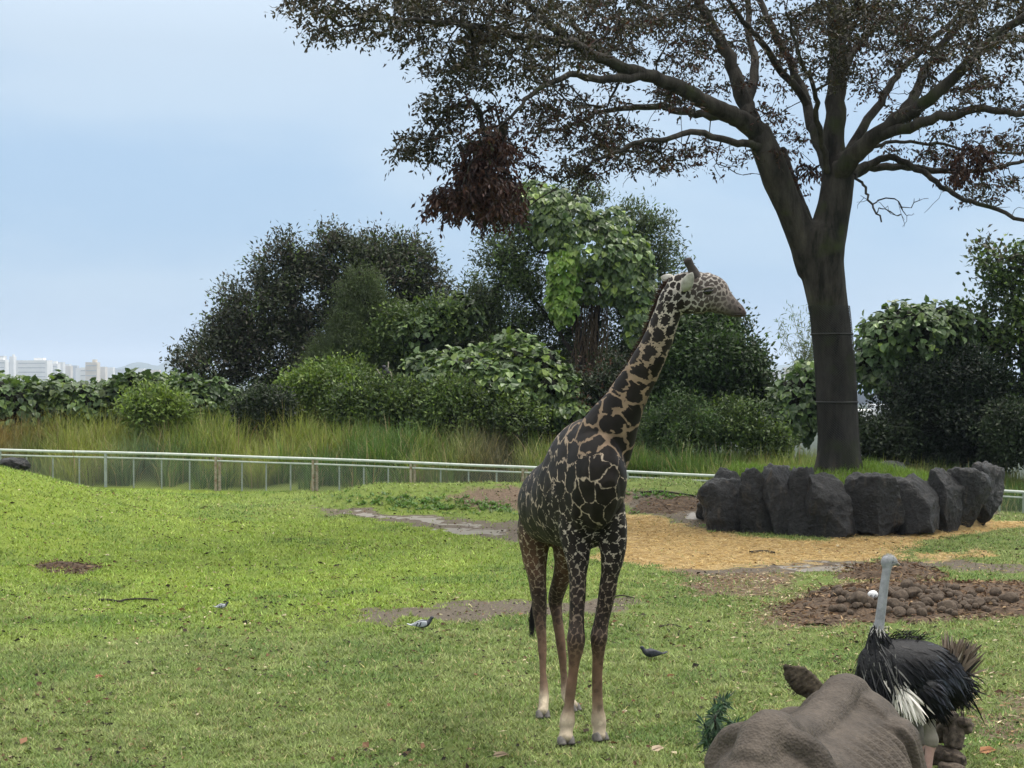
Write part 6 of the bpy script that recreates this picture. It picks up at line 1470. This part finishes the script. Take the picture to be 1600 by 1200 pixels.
# ------------------------------------------------------------------ rhinoceros, seen from behind
def rhino():
    rg = np.random.default_rng(77)
    S0 = np.array((P(1203, 1108, 9.45)[0], 9.45)); hp = np.array((P(1322, 1062, 10.85)[0], 10.85))
    u2 = unit(hp - S0); u = np.array((u2[0], u2[1], 0)); v = np.array((u2[1], -u2[0], 0))
    def at(s, w, z): return np.array((S0[0] + u[0] * s + v[0] * w, S0[1] + u[1] * s + v[1] * w, z))
    T = [(-.46, .98, .16, .28), (-.36, 1.04, .28, .38), (-.2, 1.06, .37, .44), (0, 1.02, .44, .49), (.3, .95, .55, .50), (.65, .90, .64, .51), (1.0, .90, .65, .52), (1.3, .94, .56, .52), (1.58, .98, .43, .50), (1.85, .98, .33, .42), (2.1, .92, .27, .35)]
    torso = np.array([[*at(s, 0, z), a, b] for s, z, a, b in T])
    # spine ridge: gives the peaked back with hip bones and shoulder hump
    ridge = np.array([[*at(s, 0, z), .15, .13] for s, z in ((-.3, 1.40), (-.08, 1.535), (.08, 1.535), (.3, 1.44), (.6, 1.385), (.95, 1.39), (1.3, 1.45), (1.55, 1.50), (1.75, 1.45), (1.95, 1.28))])
    hips = [np.array([[*at(-.05, w * .10, 1.50), .12, .10], [*at(.0, w * .22, 1.44), .13, .11], [*at(.02, w * .33, 1.28), .12, .14]]) for w in (-1, 1)]
    hind = [np.array([[*at(-.10, w * .24, 1.18), .16, .30], [*at(-.10, w * .32, .95), .20, .32], [*at(-.02, w * .36, .65), .19, .25], [*at(-.08, w * .36, .42), .14, .17], [*at(-.06, w * .36, .2), .13, .15], [*at(-.02, w * .36, .08), .16, .18]]) for w in (-1, 1)]
    fore = [np.array([[*at(1.5, w * .30, 1.2), .24, .32], [*at(1.52, w * .38, .85), .22, .26], [*at(1.5, w * .40, .5), .15, .17], [*at(1.52, w * .40, .22), .13, .14], [*at(1.55, w * .40, .08), .16, .17]]) for w in (-1, 1)]
    # neck turned to the left, long head lowered
    nk0 = at(1.85, 0, 1.10); hl_ = unit(np.array((-0.18, 1.0, 0)))
    nk1 = nk0 + hl_ * .45 + np.array((0, 0, -.05)); hd1 = nk1 + hl_ * .35 + np.array((0, 0, -.22)); hd2 = hd1 + hl_ * .40 + np.array((0, 0, -.34)); hd3 = hd2 + hl_ * .14 + np.array((0, 0, -.14))
    neck = np.array([[*at(1.5, 0, 1.1), .40, .45], [*nk0, .34, .38], [*nk1, .24, .28], [*hd1, .19, .22], [*(hd1 * .5 + hd2 * .5), .15, .17], [*hd2, .17, .15], [*hd3, .14, .11]])
    parts = [loft(torso, v, 36, 6), loft(ridge, v, 16, 5), loft(neck, np.cross(hl_, (0, 0, 1)), 24, 5)] + [loft(q, v, 14, 3) for q in hips] + [loft(q, v, 20, 4) for q in hind + fore]
    me = fuse(parts, 0.0145, 16, 0.55)
    co, no = get_co(me), get_no(me)
    rel = co[:, :2] - S0; s = rel @ u2; w = rel @ np.array((u2[1], -u2[0]))
    # ribs: slanting ridges on the flanks, folds before the shoulder and behind the hip, wrinkles
    side = smooth(.22, .42, np.abs(w)) * smooth(.42, .66, s) * smooth(1.52, 1.38, s) * smooth(.5, .75, co[:, 2])
    ph = (s + (co[:, 2] - 1.2) * 0.16) / 0.118
    d = side * 0.017 * np.cos(2 * math.pi * ph)
    d -= 0.035 * np.exp(-((s - 1.40 + 0.15 * (co[:, 2] - 1)) / 0.03) ** 2) * smooth(.35, .5, np.abs(w))
    d -= 0.045 * np.exp(-((s - .26 - 0.42 * (1.25 - co[:, 2])) / 0.05) ** 2) * smooth(.28, .45, np.abs(w)) * smooth(1.42, 1.2, co[:, 2])
    d -= 0.05 * np.exp(-(w / 0.02) ** 2) * (s < -.25) * (co[:, 2] < 1.25)
    d += np.array([mnoise.noise(Vector(c * 3.5)) * .014 + mnoise.noise(Vector(c * 10)) * .005 + mnoise.noise(Vector((c[0] * 30, c[1] * 30, c[2] * 12))) * .0025 for c in co])
    set_co(me, co + no * d[:, None])
    m, nt, n, l, out = new_mat('rhino_hide')
    t = n.new('ShaderNodeTexCoord')
    z1 = N_(nt, 'ShaderNodeTexNoise', i_Scale=2.5, i_Detail=6, i_Roughness=0.6); l.new(t.outputs['Object'], z1.inputs['Vector'])
    r = n.new('ShaderNodeValToRGB'); el = r.color_ramp.elements
    el[0].position = .3; el[0].color = (0.038, 0.030, 0.023, 1); el[1].position = .7; el[1].color = (0.082, 0.066, 0.052, 1); l.new(z1.outputs['Fac'], r.inputs['Fac'])
    z2 = N_(nt, 'ShaderNodeTexVoronoi', i_Scale=55.0); l.new(t.outputs['Object'], z2.inputs['Vector'])
    z3 = N_(nt, 'ShaderNodeTexNoise', i_Scale=24, i_Detail=7, i_Roughness=.7); l.new(t.outputs['Object'], z3.inputs['Vector'])
    ad = N_(nt, 'ShaderNodeMath', operation='ADD'); l.new(z2.outputs['Distance'], ad.inputs[0]); l.new(z3.outputs['Fac'], ad.inputs[1])
    vr = N_(nt, 'ShaderNodeMapRange', i_From_Min=.3, i_From_Max=.7, i_To_Min=.66, i_To_Max=1.32); l.new(z3.outputs['Fac'], vr.inputs['Value'])
    sc = N_(nt, 'ShaderNodeVectorMath', operation='SCALE'); l.new(r.outputs[0], sc.inputs[0]); l.new(vr.outputs[0], sc.inputs['Scale'])
    b = N_(nt, 'ShaderNodeBsdfPrincipled', i_Roughness=.72); b.inputs['Specular IOR Level'].default_value = .25; l.new(sc.outputs[0], b.inputs['Base Color'])
    bp = N_(nt, 'ShaderNodeBump', i_Strength=.6, i_Distance=.009); l.new(ad.outputs[0], bp.inputs['Height']); l.new(bp.outputs[0], b.inputs['Normal']); l.new(b.outputs[0], out.inputs[0])
    e = empty('rhinoceros', at(.6, 0, 0), 'grey brown rhinoceros seen from behind with ribs showing on its flank', 'rhinoceros')
    link('body', me, m, e)
    # ears: near ear held up, fringed
    M_REAR = mat_noise('rhino_ear_skin', (0.022, 0.017, 0.012), (0.095, 0.075, 0.05), scale=16, rough=.9, bump=.8, bscale=50, bdist=.01)
    for k, pts in enumerate(([(1290, 1098, 11.75, .05, .05), (1277, 1084, 11.72, .085, .04), (1262, 1072, 11.7, .10, .032), (1248, 1060, 11.68, .098, .028), (1236, 1050, 11.67, .072, .022), (1227, 1040, 11.66, .022, .012)],
                            [(1330, 1094, 12.0, .05, .05), (1338, 1080, 12.02, .09, .05), (1346, 1066, 12.04, .10, .045), (1352, 1056, 12.05, .06, .03)])):
        R = rows3(pts)
        if k: R[:, 2] -= 0.25
        em = fuse([loft(R, (0.55, 0, 0.83) if not k else (1, 0, 0), 16, 5)], 0.012, 2)
        c_, n_ = get_co(em), get_no(em)
        set_co(em, c_ + n_ * np.array([mnoise.noise(Vector(q * 9)) * .016 + mnoise.noise(Vector((q[0] * 12 + q[2] * 12, q[1] * 40, (q[2] - q[0]) * 60))) * .014 for q in c_])[:, None])
        ear = link('ear', em, M_REAR, e)
        tp = R[-1][:3]; hn = 160
        p = R[rg.integers(1, len(R), hn), :3] + rg.normal(0, .03, (hn, 3))
        V, F = leaves(p, rg.normal(0, .6, (hn, 3)) + (-.5, 0, .3), rg.normal(0, 1, (hn, 3)), rg.uniform(.03, .06, hn), .004)
        link('ear_fringe', fast_mesh('ear_fringe', V, F, cols=np.repeat(vary((.03, .024, .018), hn, .4), 4, 0)), M_DRYLEAF, ear)
    M_HORN = mat_noise('horn', (0.09, 0.08, 0.065), (0.18, 0.16, 0.13), 9, .6)
    hn_ = hd2 + np.array((0, 0, .13)) + hl_ * .06
    V, F = loft([(*hn_, .10, .11), (*(hn_ + hl_ * .12 + (0, 0, .15)), .06, .065), (*(hn_ + hl_ * .17 + (0, 0, .30)), .02, .02)], (1, 0, 0), 14, 4); link('horn', fast_mesh('horn', V, F, smooth_shade=True), M_HORN, e)
    hn_ = (hd1 + hd2) / 2 + np.array((0, 0, .15)); V, F = loft([(*hn_, .09, .1), (*(hn_ + hl_ * .05 + (0, 0, .06)), .02, .02)], (1, 0, 0), 12, 4); link('horn', fast_mesh('horn', V, F, smooth_shade=True), M_HORN, e)
    tb = at(-.50, 0, 1.28)
    V, F = loft([(*(tb + u * .08), .05, .05), (*(tb - u * .06 + (0, 0, -.15)), .04, .035), (*(tb - u * .07 + (0, 0, -.5)), .025, .02)], v, 12, 4); link('tail', fast_mesh('tail', V, F, smooth_shade=True), m, e)
rhino()

# ------------------------------------------------------------------ pigeons
def pigeon(name, loc, heading, label, light, s=1.0, peck=0.0):
    rg = np.random.default_rng(int(abs(loc[0]) * 100))
    e = empty(name, loc, label, 'pigeon', 'pigeons feeding on the lawn'); e.rotation_euler = (0, 0, heading)
    def part(nm, V, F, mat, par=e, cols=None):
        o = bpy.data.objects.new(nm, fast_mesh(nm, np.asarray(V) * s, F, smooth_shade=True)); COL.objects.link(o); o.data.materials.append(mat); o.parent = par; return o
    dk, gy = mat_noise('pigeon_dark', (0.018, 0.020, 0.026), (0.04, 0.044, 0.055), 30, .55), mat_noise('pigeon_grey', (0.30, 0.32, 0.36), (0.42, 0.44, 0.48), 25, .6)
    bar = mat_noise('pigeon_bar', (0.010, 0.010, 0.012), (0.016, 0.016, 0.02), 20, .6); leg = mat_noise('pigeon_leg', (0.25, 0.09, 0.07), (0.32, 0.12, 0.10), 20, .6)
    M = gy if light else dk
    h = .075 - peck * .05
    body = loft([(-.13, 0, .085, .025, .018), (-.07, 0, .09, .052, .045), (0, 0, .095, .066, .060), (.06, 0, .105, .056, .055), (.10, 0, .115 + h * .2, .036, .036), (.125, 0, .125 + h * .7, .026, .027), (.14, 0, .13 + h, .024, .025)], (0, 1, 0), 16, 4)
    head = loft([(.125, 0, .13 + h, .022, .022), (.145, 0, .137 + h, .026, .026), (.165, 0, .136 + h, .015, .015)], (0, 1, 0), 12, 3)
    bm_ = fuse([body, head], 0.007, 3)
    o = bpy.data.objects.new('body', bm_); COL.objects.link(o); o.data.materials.append(dk); o.parent = e; o.scale = (s, s, s)
    for sd in (-1, 1):
        V, F = loft([(.06, sd * .050, .110, .012, .032), (0, sd * .066, .104, .013, .046), (-.07, sd * .052, .094, .011, .036), (-.15, sd * .022, .085, .006, .014), (-.19, sd * .012, .082, .004, .006)], (0, 1, 0), 12, 4)
        w_ = part('wing', V, F, M)
        if light:
            for q in (-.035, -.085):
                V, F = loft([(q + .012, sd * .074, .140 + q * .2, .004, .008), (q, sd * .078, .105, .005, .008), (q - .012, sd * .066, .07, .004, .008)], (0, 1, 0), 8, 3); part('wing_bar', V, F, bar, w_)
        V, F = tubes([(np.array([(.0, sd * .022, .05), (-.01, sd * .022, .025), (.0, sd * .024, .003)]), [.006, .005, .005]), (np.array([(.0, sd * .024, .004), (.02, sd * .027, .004), (.035, sd * .03, .003)]), [.004, .004, .002])], 6); part('leg', V, F, leg)
        V, F = loft([(.150, sd * .021, .142 + h, .003, .003), (.153, sd * .023, .142 + h, .005, .005), (.156, sd * .021, .142 + h, .003, .003)], (0, 0, 1), 8, 2); part('eye', V, F, bar)
    V, F = loft([(-.11, 0, .085, .034, .014), (-.17, 0, .082, .036, .009), (-.23, 0, .085 + peck * .03, .04, .005)], (0, 1, 0), 12, 3); part('tail', V, F, M)
    V, F = loft([(.163, 0, .135 + h, .007, .007), (.182, 0, .129 + h, .003, .003)], (0, 1, 0), 8, 3); part('beak', V, F, bar)
pg = ground_at(660, 985); pigeon('pigeon', pg, 0.12, 'pale grey pigeon with black wing bars beside the bare soil strip', True, 0.95, peck=0.55)
pg = ground_at(1018, 1031); pigeon('pigeon', pg, math.pi + 0.25, 'dark slate pigeon feeding right of the giraffe legs', False, 0.92, peck=0.65)
pg = ground_at(347, 953); pigeon('pigeon', pg, 0.5, 'small grey pigeon crouching in the worn grass beyond the long stick', True, 0.62, peck=0.9)

# ------------------------------------------------------------------ dung heaps, logs, sticks, single leaves
M_DUNG = mat_noise('dung', (0.03, 0.02, 0.014), (0.12, 0.082, 0.052), scale=14, rough=.95, bump=.9, bscale=30, bdist=.02)
M_LUMP = mat_noise('round_lump', (0.040, 0.029, 0.021), (0.115, 0.085, 0.06), scale=7, rough=.85, bump=.6, bscale=28, bdist=.012)
def heap(name, pts, hgt, label, seed, lumps, fibre, size=(.10, .20)):
    """low mound with lumps bedded on it"""
    rg = np.random.default_rng(seed)
    poly = np.array(gpoly(pts)); c = poly.mean(0)
    x = np.linspace(poly[:, 0].min() - .3, poly[:, 0].max() + .3, 90); y = np.linspace(poly[:, 1].min() - .3, poly[:, 1].max() + .3, 60)
    X, Y = np.meshgrid(x, y, indexing='ij')
    mk = poly_mask(X + .35 * (fbm(X * 2, Y * 2, seed, 3) - .5), Y + .9 * (fbm(X * 2, Y * 2, seed + 5, 3) - .5) + .35 * (fbm(X * 8, Y * 8, seed + 7, 2) - .5), poly, .6)
    Hh = hgt * mk ** 1.2 * (.35 + 1.1 * fbm(X * 1.3, Y * 1.3, seed + 2, 3)) + .05 * mk * fbm(X * 9, Y * 9, seed + 3, 3)
    Z = H(X, Y) + Hh - .02 - .05 * (mk < .03)
    V = np.stack([X, Y, Z], -1).reshape(-1, 3); i, j = np.meshgrid(np.arange(89), np.arange(59), indexing='ij')
    F = np.stack([i * 60 + j, (i + 1) * 60 + j, (i + 1) * 60 + j + 1, i * 60 + j + 1], -1).reshape(-1, 4)
    F = F[(mk.reshape(-1)[F] > .02).any(1)]
    e = empty(name, (c[0], c[1], float(H(c[0], c[1]))), label, 'heap')
    link('mound', fast_mesh('mound', V, F, smooth_shade=True), M_DUNG, e)
    def top(px_, py_):
        ii = int(np.clip((px_ - x[0]) / (x[1] - x[0]), 0, 89)); jj = int(np.clip((py_ - y[0]) / (y[1] - y[0]), 0, 59)); return Z[ii, jj], mk[ii, jj]
    # fibrous scraps
    fx = rg.uniform(x[0], x[-1], fibre * 4); fy = rg.uniform(y[0], y[-1], fibre * 4)
    q = np.array([(a, b, *top(a, b)) for a, b in zip(fx, fy)]); q = q[q[:, 3] > rg.uniform(0, .12, len(q))][:fibre]; m = len(q)
    D = rg.normal(0, 1, (m, 3)) * (1, 1, .35)
    cols = pick([(0.075, .045, .028), (.16, .10, .06), (.30, .21, .12), (.04, .027, .018)], (4, 3, 1.6, 2), m, .2, rg)
    V, F = leaves(q[:, :3] + (0, 0, .015), D, rg.normal(0, .5, (m, 3)) + (0, 0, 1), rg.uniform(.04, .16, m), rg.uniform(.012, .05, m))
    tag(link('fibre', fast_mesh('fibre', V, F, cols=np.repeat(cols, 4, 0)), M_DRYLEAF, e), kind='stuff')
    return e, top, poly, rg
e1, top1, poly1, rg1 = heap('dung_heap', [(1240, 950), (1300, 928), (1400, 918), (1500, 916), (1640, 918), (1640, 958), (1500, 962), (1400, 968), (1300, 973), (1250, 972)], .17, 'long brown dung heap on the lawn behind the ostrich', 5, 0, 3600)
heap('dung_heap', [(1325, 903), (1350, 890), (1385, 887), (1440, 892), (1460, 902), (1400, 908)], .17, 'small brown dung heap between the straw and the long heap', 6, 0, 900)
heap('dung_heap', [(76, 886), (85, 880), (105, 882), (126, 889), (118, 894), (90, 888)], .13, 'little crumbly dung heap on the bright lawn mound', 7, 0, 260)
heap('dung_heap', [(1000, 795), (1020, 785), (1060, 783), (1090, 790), (1050, 798)], .12, 'flat dark clod pile on the bank behind the straw', 8, 0, 120)
lump_meshes = []
for k in range(5):
    me = rock_mesh('dung_lump', (1, .92, .8), 60 + k, cuts=5, square=2.15, sub=3, rough=.05); me.materials.append(M_LUMP)
    me.polygons.foreach_set('use_smooth', np.full(len(me.polygons), True)); lump_meshes.append(me)
big = [(1407, 938, .21), (1429, 935, .22), (1395, 950, .2), (1404, 956, .19), (1436, 950, .17), (1417, 920, .2), (1425, 911, .13), (1342, 961, .26), (1480, 953, .26), (1370, 938, .15), (1372, 950, .16), (1450, 946, .17), (1452, 956, .14), (1380, 956, .17), (1424, 957, .13), (1390, 930, .18), (1357, 945, .16), (1330, 938, .16), (1315, 950, .15), (1505, 945, .16), (1530, 950, .19), (1440, 925, .16), (1465, 940, .16), (1580, 940, .2), (1556, 930, .17)]
def lump(px, py, s):
    p = ground_at(px, py); x_, y_ = p[0], p[1]
    for _ in range(6):                    # slide along the ray until it rests on the heap
        z_, mk = top1(x_, y_); Yn = y_ + (z_ - P(px, py, y_)[2]) * -y_ / 3.8 * 0.6
        y_ = float(np.clip(Yn, poly1[:, 1].min(), poly1[:, 1].max())); x_ = P(px, py, y_)[0]
    z_, mk = top1(x_, y_)
    o = bpy.data.objects.new('dung_lump', random.choice(lump_meshes)); COL.objects.link(o)
    s *= 1.2; o.location = (x_, y_, z_ + s * .24); o.scale = (s, s, s); o.rotation_euler = (random.uniform(-.4, .4), random.uniform(-.4, .4), random.uniform(0, 6))
    tag(o, 'round brown dung lump lying on the long heap behind the ostrich', 'lump', 'lumps on the dung heap')
for px, py, s in big: lump(px, py, s)
for _ in range(95): lump(rg1.normal(1400, 75), rg1.uniform(922, 964), rg1.uniform(.07, .15))
for _ in range(20): lump(rg1.uniform(1480, 1598), rg1.uniform(925, 958), rg1.uniform(.07, .14))
# white scrap with two dark marks, half buried in the heap
def white_scrap():
    p = ground_at(1363, 958); z_, _ = top1(p[0], p[1])
    c = np.array((p[0], p[1] - .02, z_ + .07))
    e = empty('white_scrap', c, 'small white rounded scrap with two dark marks in the dung heap', 'scrap')
    V, F = loft([(*(c + (-.055, 0, 0)), .03, .045), (*(c + (-.02, -.01, .012)), .045, .062), (*(c + (.02, -.01, .012)), .045, .062), (*(c + (.055, 0, -.004)), .03, .045)], (0, 1, 0), 16, 4)
    w = link('shell', fast_mesh('shell', V, F, smooth_shade=True), mat_noise('white_plastic', (.72, .72, .72), (.8, .8, .8), 8, .4), e)
    for dx in (-.032, .028):
        a = np.linspace(.3, math.pi * 1.9, 12); A = np.stack([c[0] + dx + .014 * np.cos(a), np.full(12, c[1] - .053), c[2] - .005 + .02 * np.sin(a)], 1)
        V, F = tubes([(A, np.full(12, .0045))], 5); link('mark', fast_mesh('mark', V, F), mat_noise('dark_mark', (.03, .03, .035), (.06, .06, .06), 8), w)
white_scrap()

M_DRIFT = mat_noise('weathered_wood', (0.018, 0.014, 0.011), (0.16, 0.125, 0.095), scale=16, rough=.9, bump=1.0, bscale=12, stretch=(1, 1, 1), bdist=.03)
def log(pts, label, name='driftwood_log', seed=0, knots=1, sides=16):
    rg = np.random.default_rng(seed)
    R = rows3(pts); parts = [loft(R, (0.3, 1, .2), sides, 5, cap=.3)]
    C = catmull(R, 5)
    for _ in range(knots):
        i = rg.integers(2, len(C) - 2); d = unit(rg.normal(0, 1, 3) + (0, -.3, .3)); r = C[i, 3] * .5
        parts.append(loft([(*C[i, :3], r, r), (*(C[i, :3] + d * C[i, 3] * 1.1), r * .8, r * .8), (*(C[i, :3] + d * C[i, 3] * rg.uniform(1.4, 2.2) + (0, 0, .02)), r * .4, r * .4)], (0.2, .3, 1), 10, 3))
    me = fuse(parts, .014, 2); c, n = get_co(me), get_no(me)
    t = unit(R[-1, :3] - R[0, :3]); al = c @ t
    d = np.array([mnoise.noise(Vector((q - t * a * .9) * 24)) * .022 + mnoise.noise(Vector(q * 9)) * .014 for q, a in zip(c, al)])
    set_co(me, c + n * d[:, None]); o = link(name, me, M_DRIFT); tag(o, label, 'log', 'driftwood logs by the ostrich'); return o
log([(1385, 1124, 14.75, .09), (1430, 1122, 14.6, .10), (1465, 1124, 14.5, .09), (1492, 1120, 14.4, .07)], 'thick weathered log lying behind the ostrich leg', seed=1)
log([(1462, 1152, 14.3, .05), (1474, 1138, 14.25, .055), (1487, 1124, 14.2, .05), (1497, 1117, 14.2, .035)], 'forked branch stub rising from the driftwood pile', seed=2, knots=1)
log([(1490, 1168, 14.1, .08), (1492, 1148, 14.15, .085), (1496, 1128, 14.2, .07)], 'upright gnarled stump piece of the driftwood pile', seed=3)
log([(1496, 1130, 14.2, .06), (1506, 1132, 14.15, .075), (1516, 1133, 14.1, .065)], 'short round-ended log jutting out of the driftwood pile', seed=4, knots=1)
log([(1440, 1176, 14.35, .10), (1465, 1180, 14.2, .10), (1490, 1184, 14.05, .08), (1506, 1190, 13.95, .05)], 'low dark log lying along the front of the driftwood pile', seed=5)
log([(1425, 1150, 14.5, .07), (1450, 1147, 14.4, .08), (1475, 1152, 14.3, .07)], 'dark middle log wedged inside the driftwood pile', seed=6)
log([(1470, 1203, 13.9, .07), (1490, 1206, 13.85, .08), (1510, 1207, 13.8, .05)], 'broken bark slab at the foot of the driftwood pile', seed=7)

M_STICK = mat_noise('dark_stick', (0.018, 0.014, 0.011), (0.04, 0.032, 0.026), 14, .9)
def stick(pts, r, label):
    A = []
    for px, py in pts: g = ground_at(px, py); A.append(g + (0, 0, r * .8 + .012))
    A = catmull(np.array(A), 6); o = tubes([(A, np.linspace(r, r * .6, len(A)))], 8)
    tag(link('stick', fast_mesh('stick', *o, smooth_shade=True), M_STICK), label, 'stick')
stick([(154, 940), (170, 940.5), (186, 942.5), (198, 940), (225, 939), (247, 940.5)], .022, 'long thin dark stick lying on the bright lawn')
stick([(1000, 772), (1030, 770), (1060, 774), (1085, 777)], .03, 'dark root lying on the bare bank behind the straw')
stick([(1172, 866), (1195, 864), (1210, 866)], .03, 'dark stick lying in the yellow straw')
stick([(1030, 982), (1050, 979), (1066, 983)], .012, 'thin curved twig on the lawn above the dark pigeon')
stick([(950, 938), (970, 933), (992, 937)], .014, 'thin twig at the end of the bare soil strip')

def fallen_leaf(px, py, s, col, label, az=0.3):
    p = ground_at(px, py)
    e = empty('fallen_leaf', p, label, 'leaf')
    D = np.array([[math.cos(az), math.sin(az), .12]]); n0 = p + (0, 0, .02)
    V, F = leaves(np.array([n0]), D, np.array([[.15, -.5, 1.0]]), s, s * .5, 'round')
    link('blade', fast_mesh('blade', V, F, cols=np.tile(col, (6, 1))), M_DRYLEAF, e)
    V, F = tubes([(np.array([n0 - D[0] * s * .35, n0, n0 + D[0] * s * .8 + (0, 0, .004)]), [.003, .004, .001])], 4); link('stalk', fast_mesh('stalk', V, F), M_STICK, e)
fallen_leaf(148, 1061, .11, (.36, .16, .10), 'single orange leaf lying on the worn lawn')
fallen_leaf(1018, 1176, .17, (.42, .33, .24), 'large curled pale leaf on the lawn before the giraffe', .6)
fallen_leaf(1158, 1054, .09, (.48, .38, .27), 'round cream leaf on the lawn near the rhinoceros ear')
fallen_leaf(1042, 1060, .12, (.16, .07, .035), 'curved reddish brown leaf below the dark pigeon', .2)
fallen_leaf(980, 1115, .08, (.5, .42, .3), 'small pale leaf on the lawn right of the hooves', 2.4)
fallen_leaf(988, 1099, .07, (.16, .05, .04), 'small dark red leaf on the lawn right of the hooves', 1.0)
fallen_leaf(1590, 925, .30, (.24, .10, .07), 'upright reddish leaf poking from the grass behind the dung heap', 1.2)
fallen_leaf(770, 1186, .16, (.25, .19, .13), 'heap of brown curled leaf on the foreground lawn', .2)
fallen_leaf(1530, 1180, .2, (.34, .17, .09), 'curled brown leaf beside the driftwood pile', .3)
fallen_leaf(1500, 1158, .08, (.6, .52, .45), 'pale chip of bark resting on the driftwood pile', .3)

# weedy plant beside the rhinoceros
def weed():
    rg = np.random.default_rng(64); e = empty('weed_plant', ground_at(1135, 1185), 'dark leafy weed with arching stems beside the rhinoceros', 'plant')
    Y = 12.9; st_, Lp, Ld = [], [], []
    for pts in ([(1130, 1190), (1120, 1150), (1117, 1125), (1126, 1105), (1134, 1096)], [(1135, 1190), (1126, 1142), (1117, 1128), (1120, 1112)], [(1140, 1195), (1142, 1150), (1150, 1130)], [(1128, 1195), (1112, 1170), (1100, 1155)], [(1145, 1195), (1155, 1160), (1158, 1140)], [(1120, 1195), (1108, 1150), (1100, 1130)], [(1150, 1195), (1140, 1165), (1130, 1150)]):
        A = catmull(np.array([P(a, b, Y + rg.normal(0, .1)) for a, b in pts]), 6); st_.append((A, np.linspace(.010, .004, len(A))))
        for p in A[4:]:
            k = 8; Lp.append(p + rg.normal(0, .012, (k, 3))); Ld.append(rg.normal(0, .9, (k, 3)) + (0, 0, -.1))
    V, F = tubes(st_, 6); link('stem', fast_mesh('stem', V, F, smooth_shade=True), M_STICK, e)
    Lp, Ld = np.concatenate(Lp), np.concatenate(Ld); n = len(Lp)
    V, F = leaves(Lp, Ld, rg.normal(0, .5, (n, 3)) + (0, -.2, 1), rg.uniform(.06, .14, n), rg.uniform(.018, .03, n))
    tag(link('foliage', fast_mesh('foliage', V, F, cols=np.repeat(vary((.045, .085, .045), n, .25), 4, 0)), M_LEAF, e), kind='stuff')
weed()
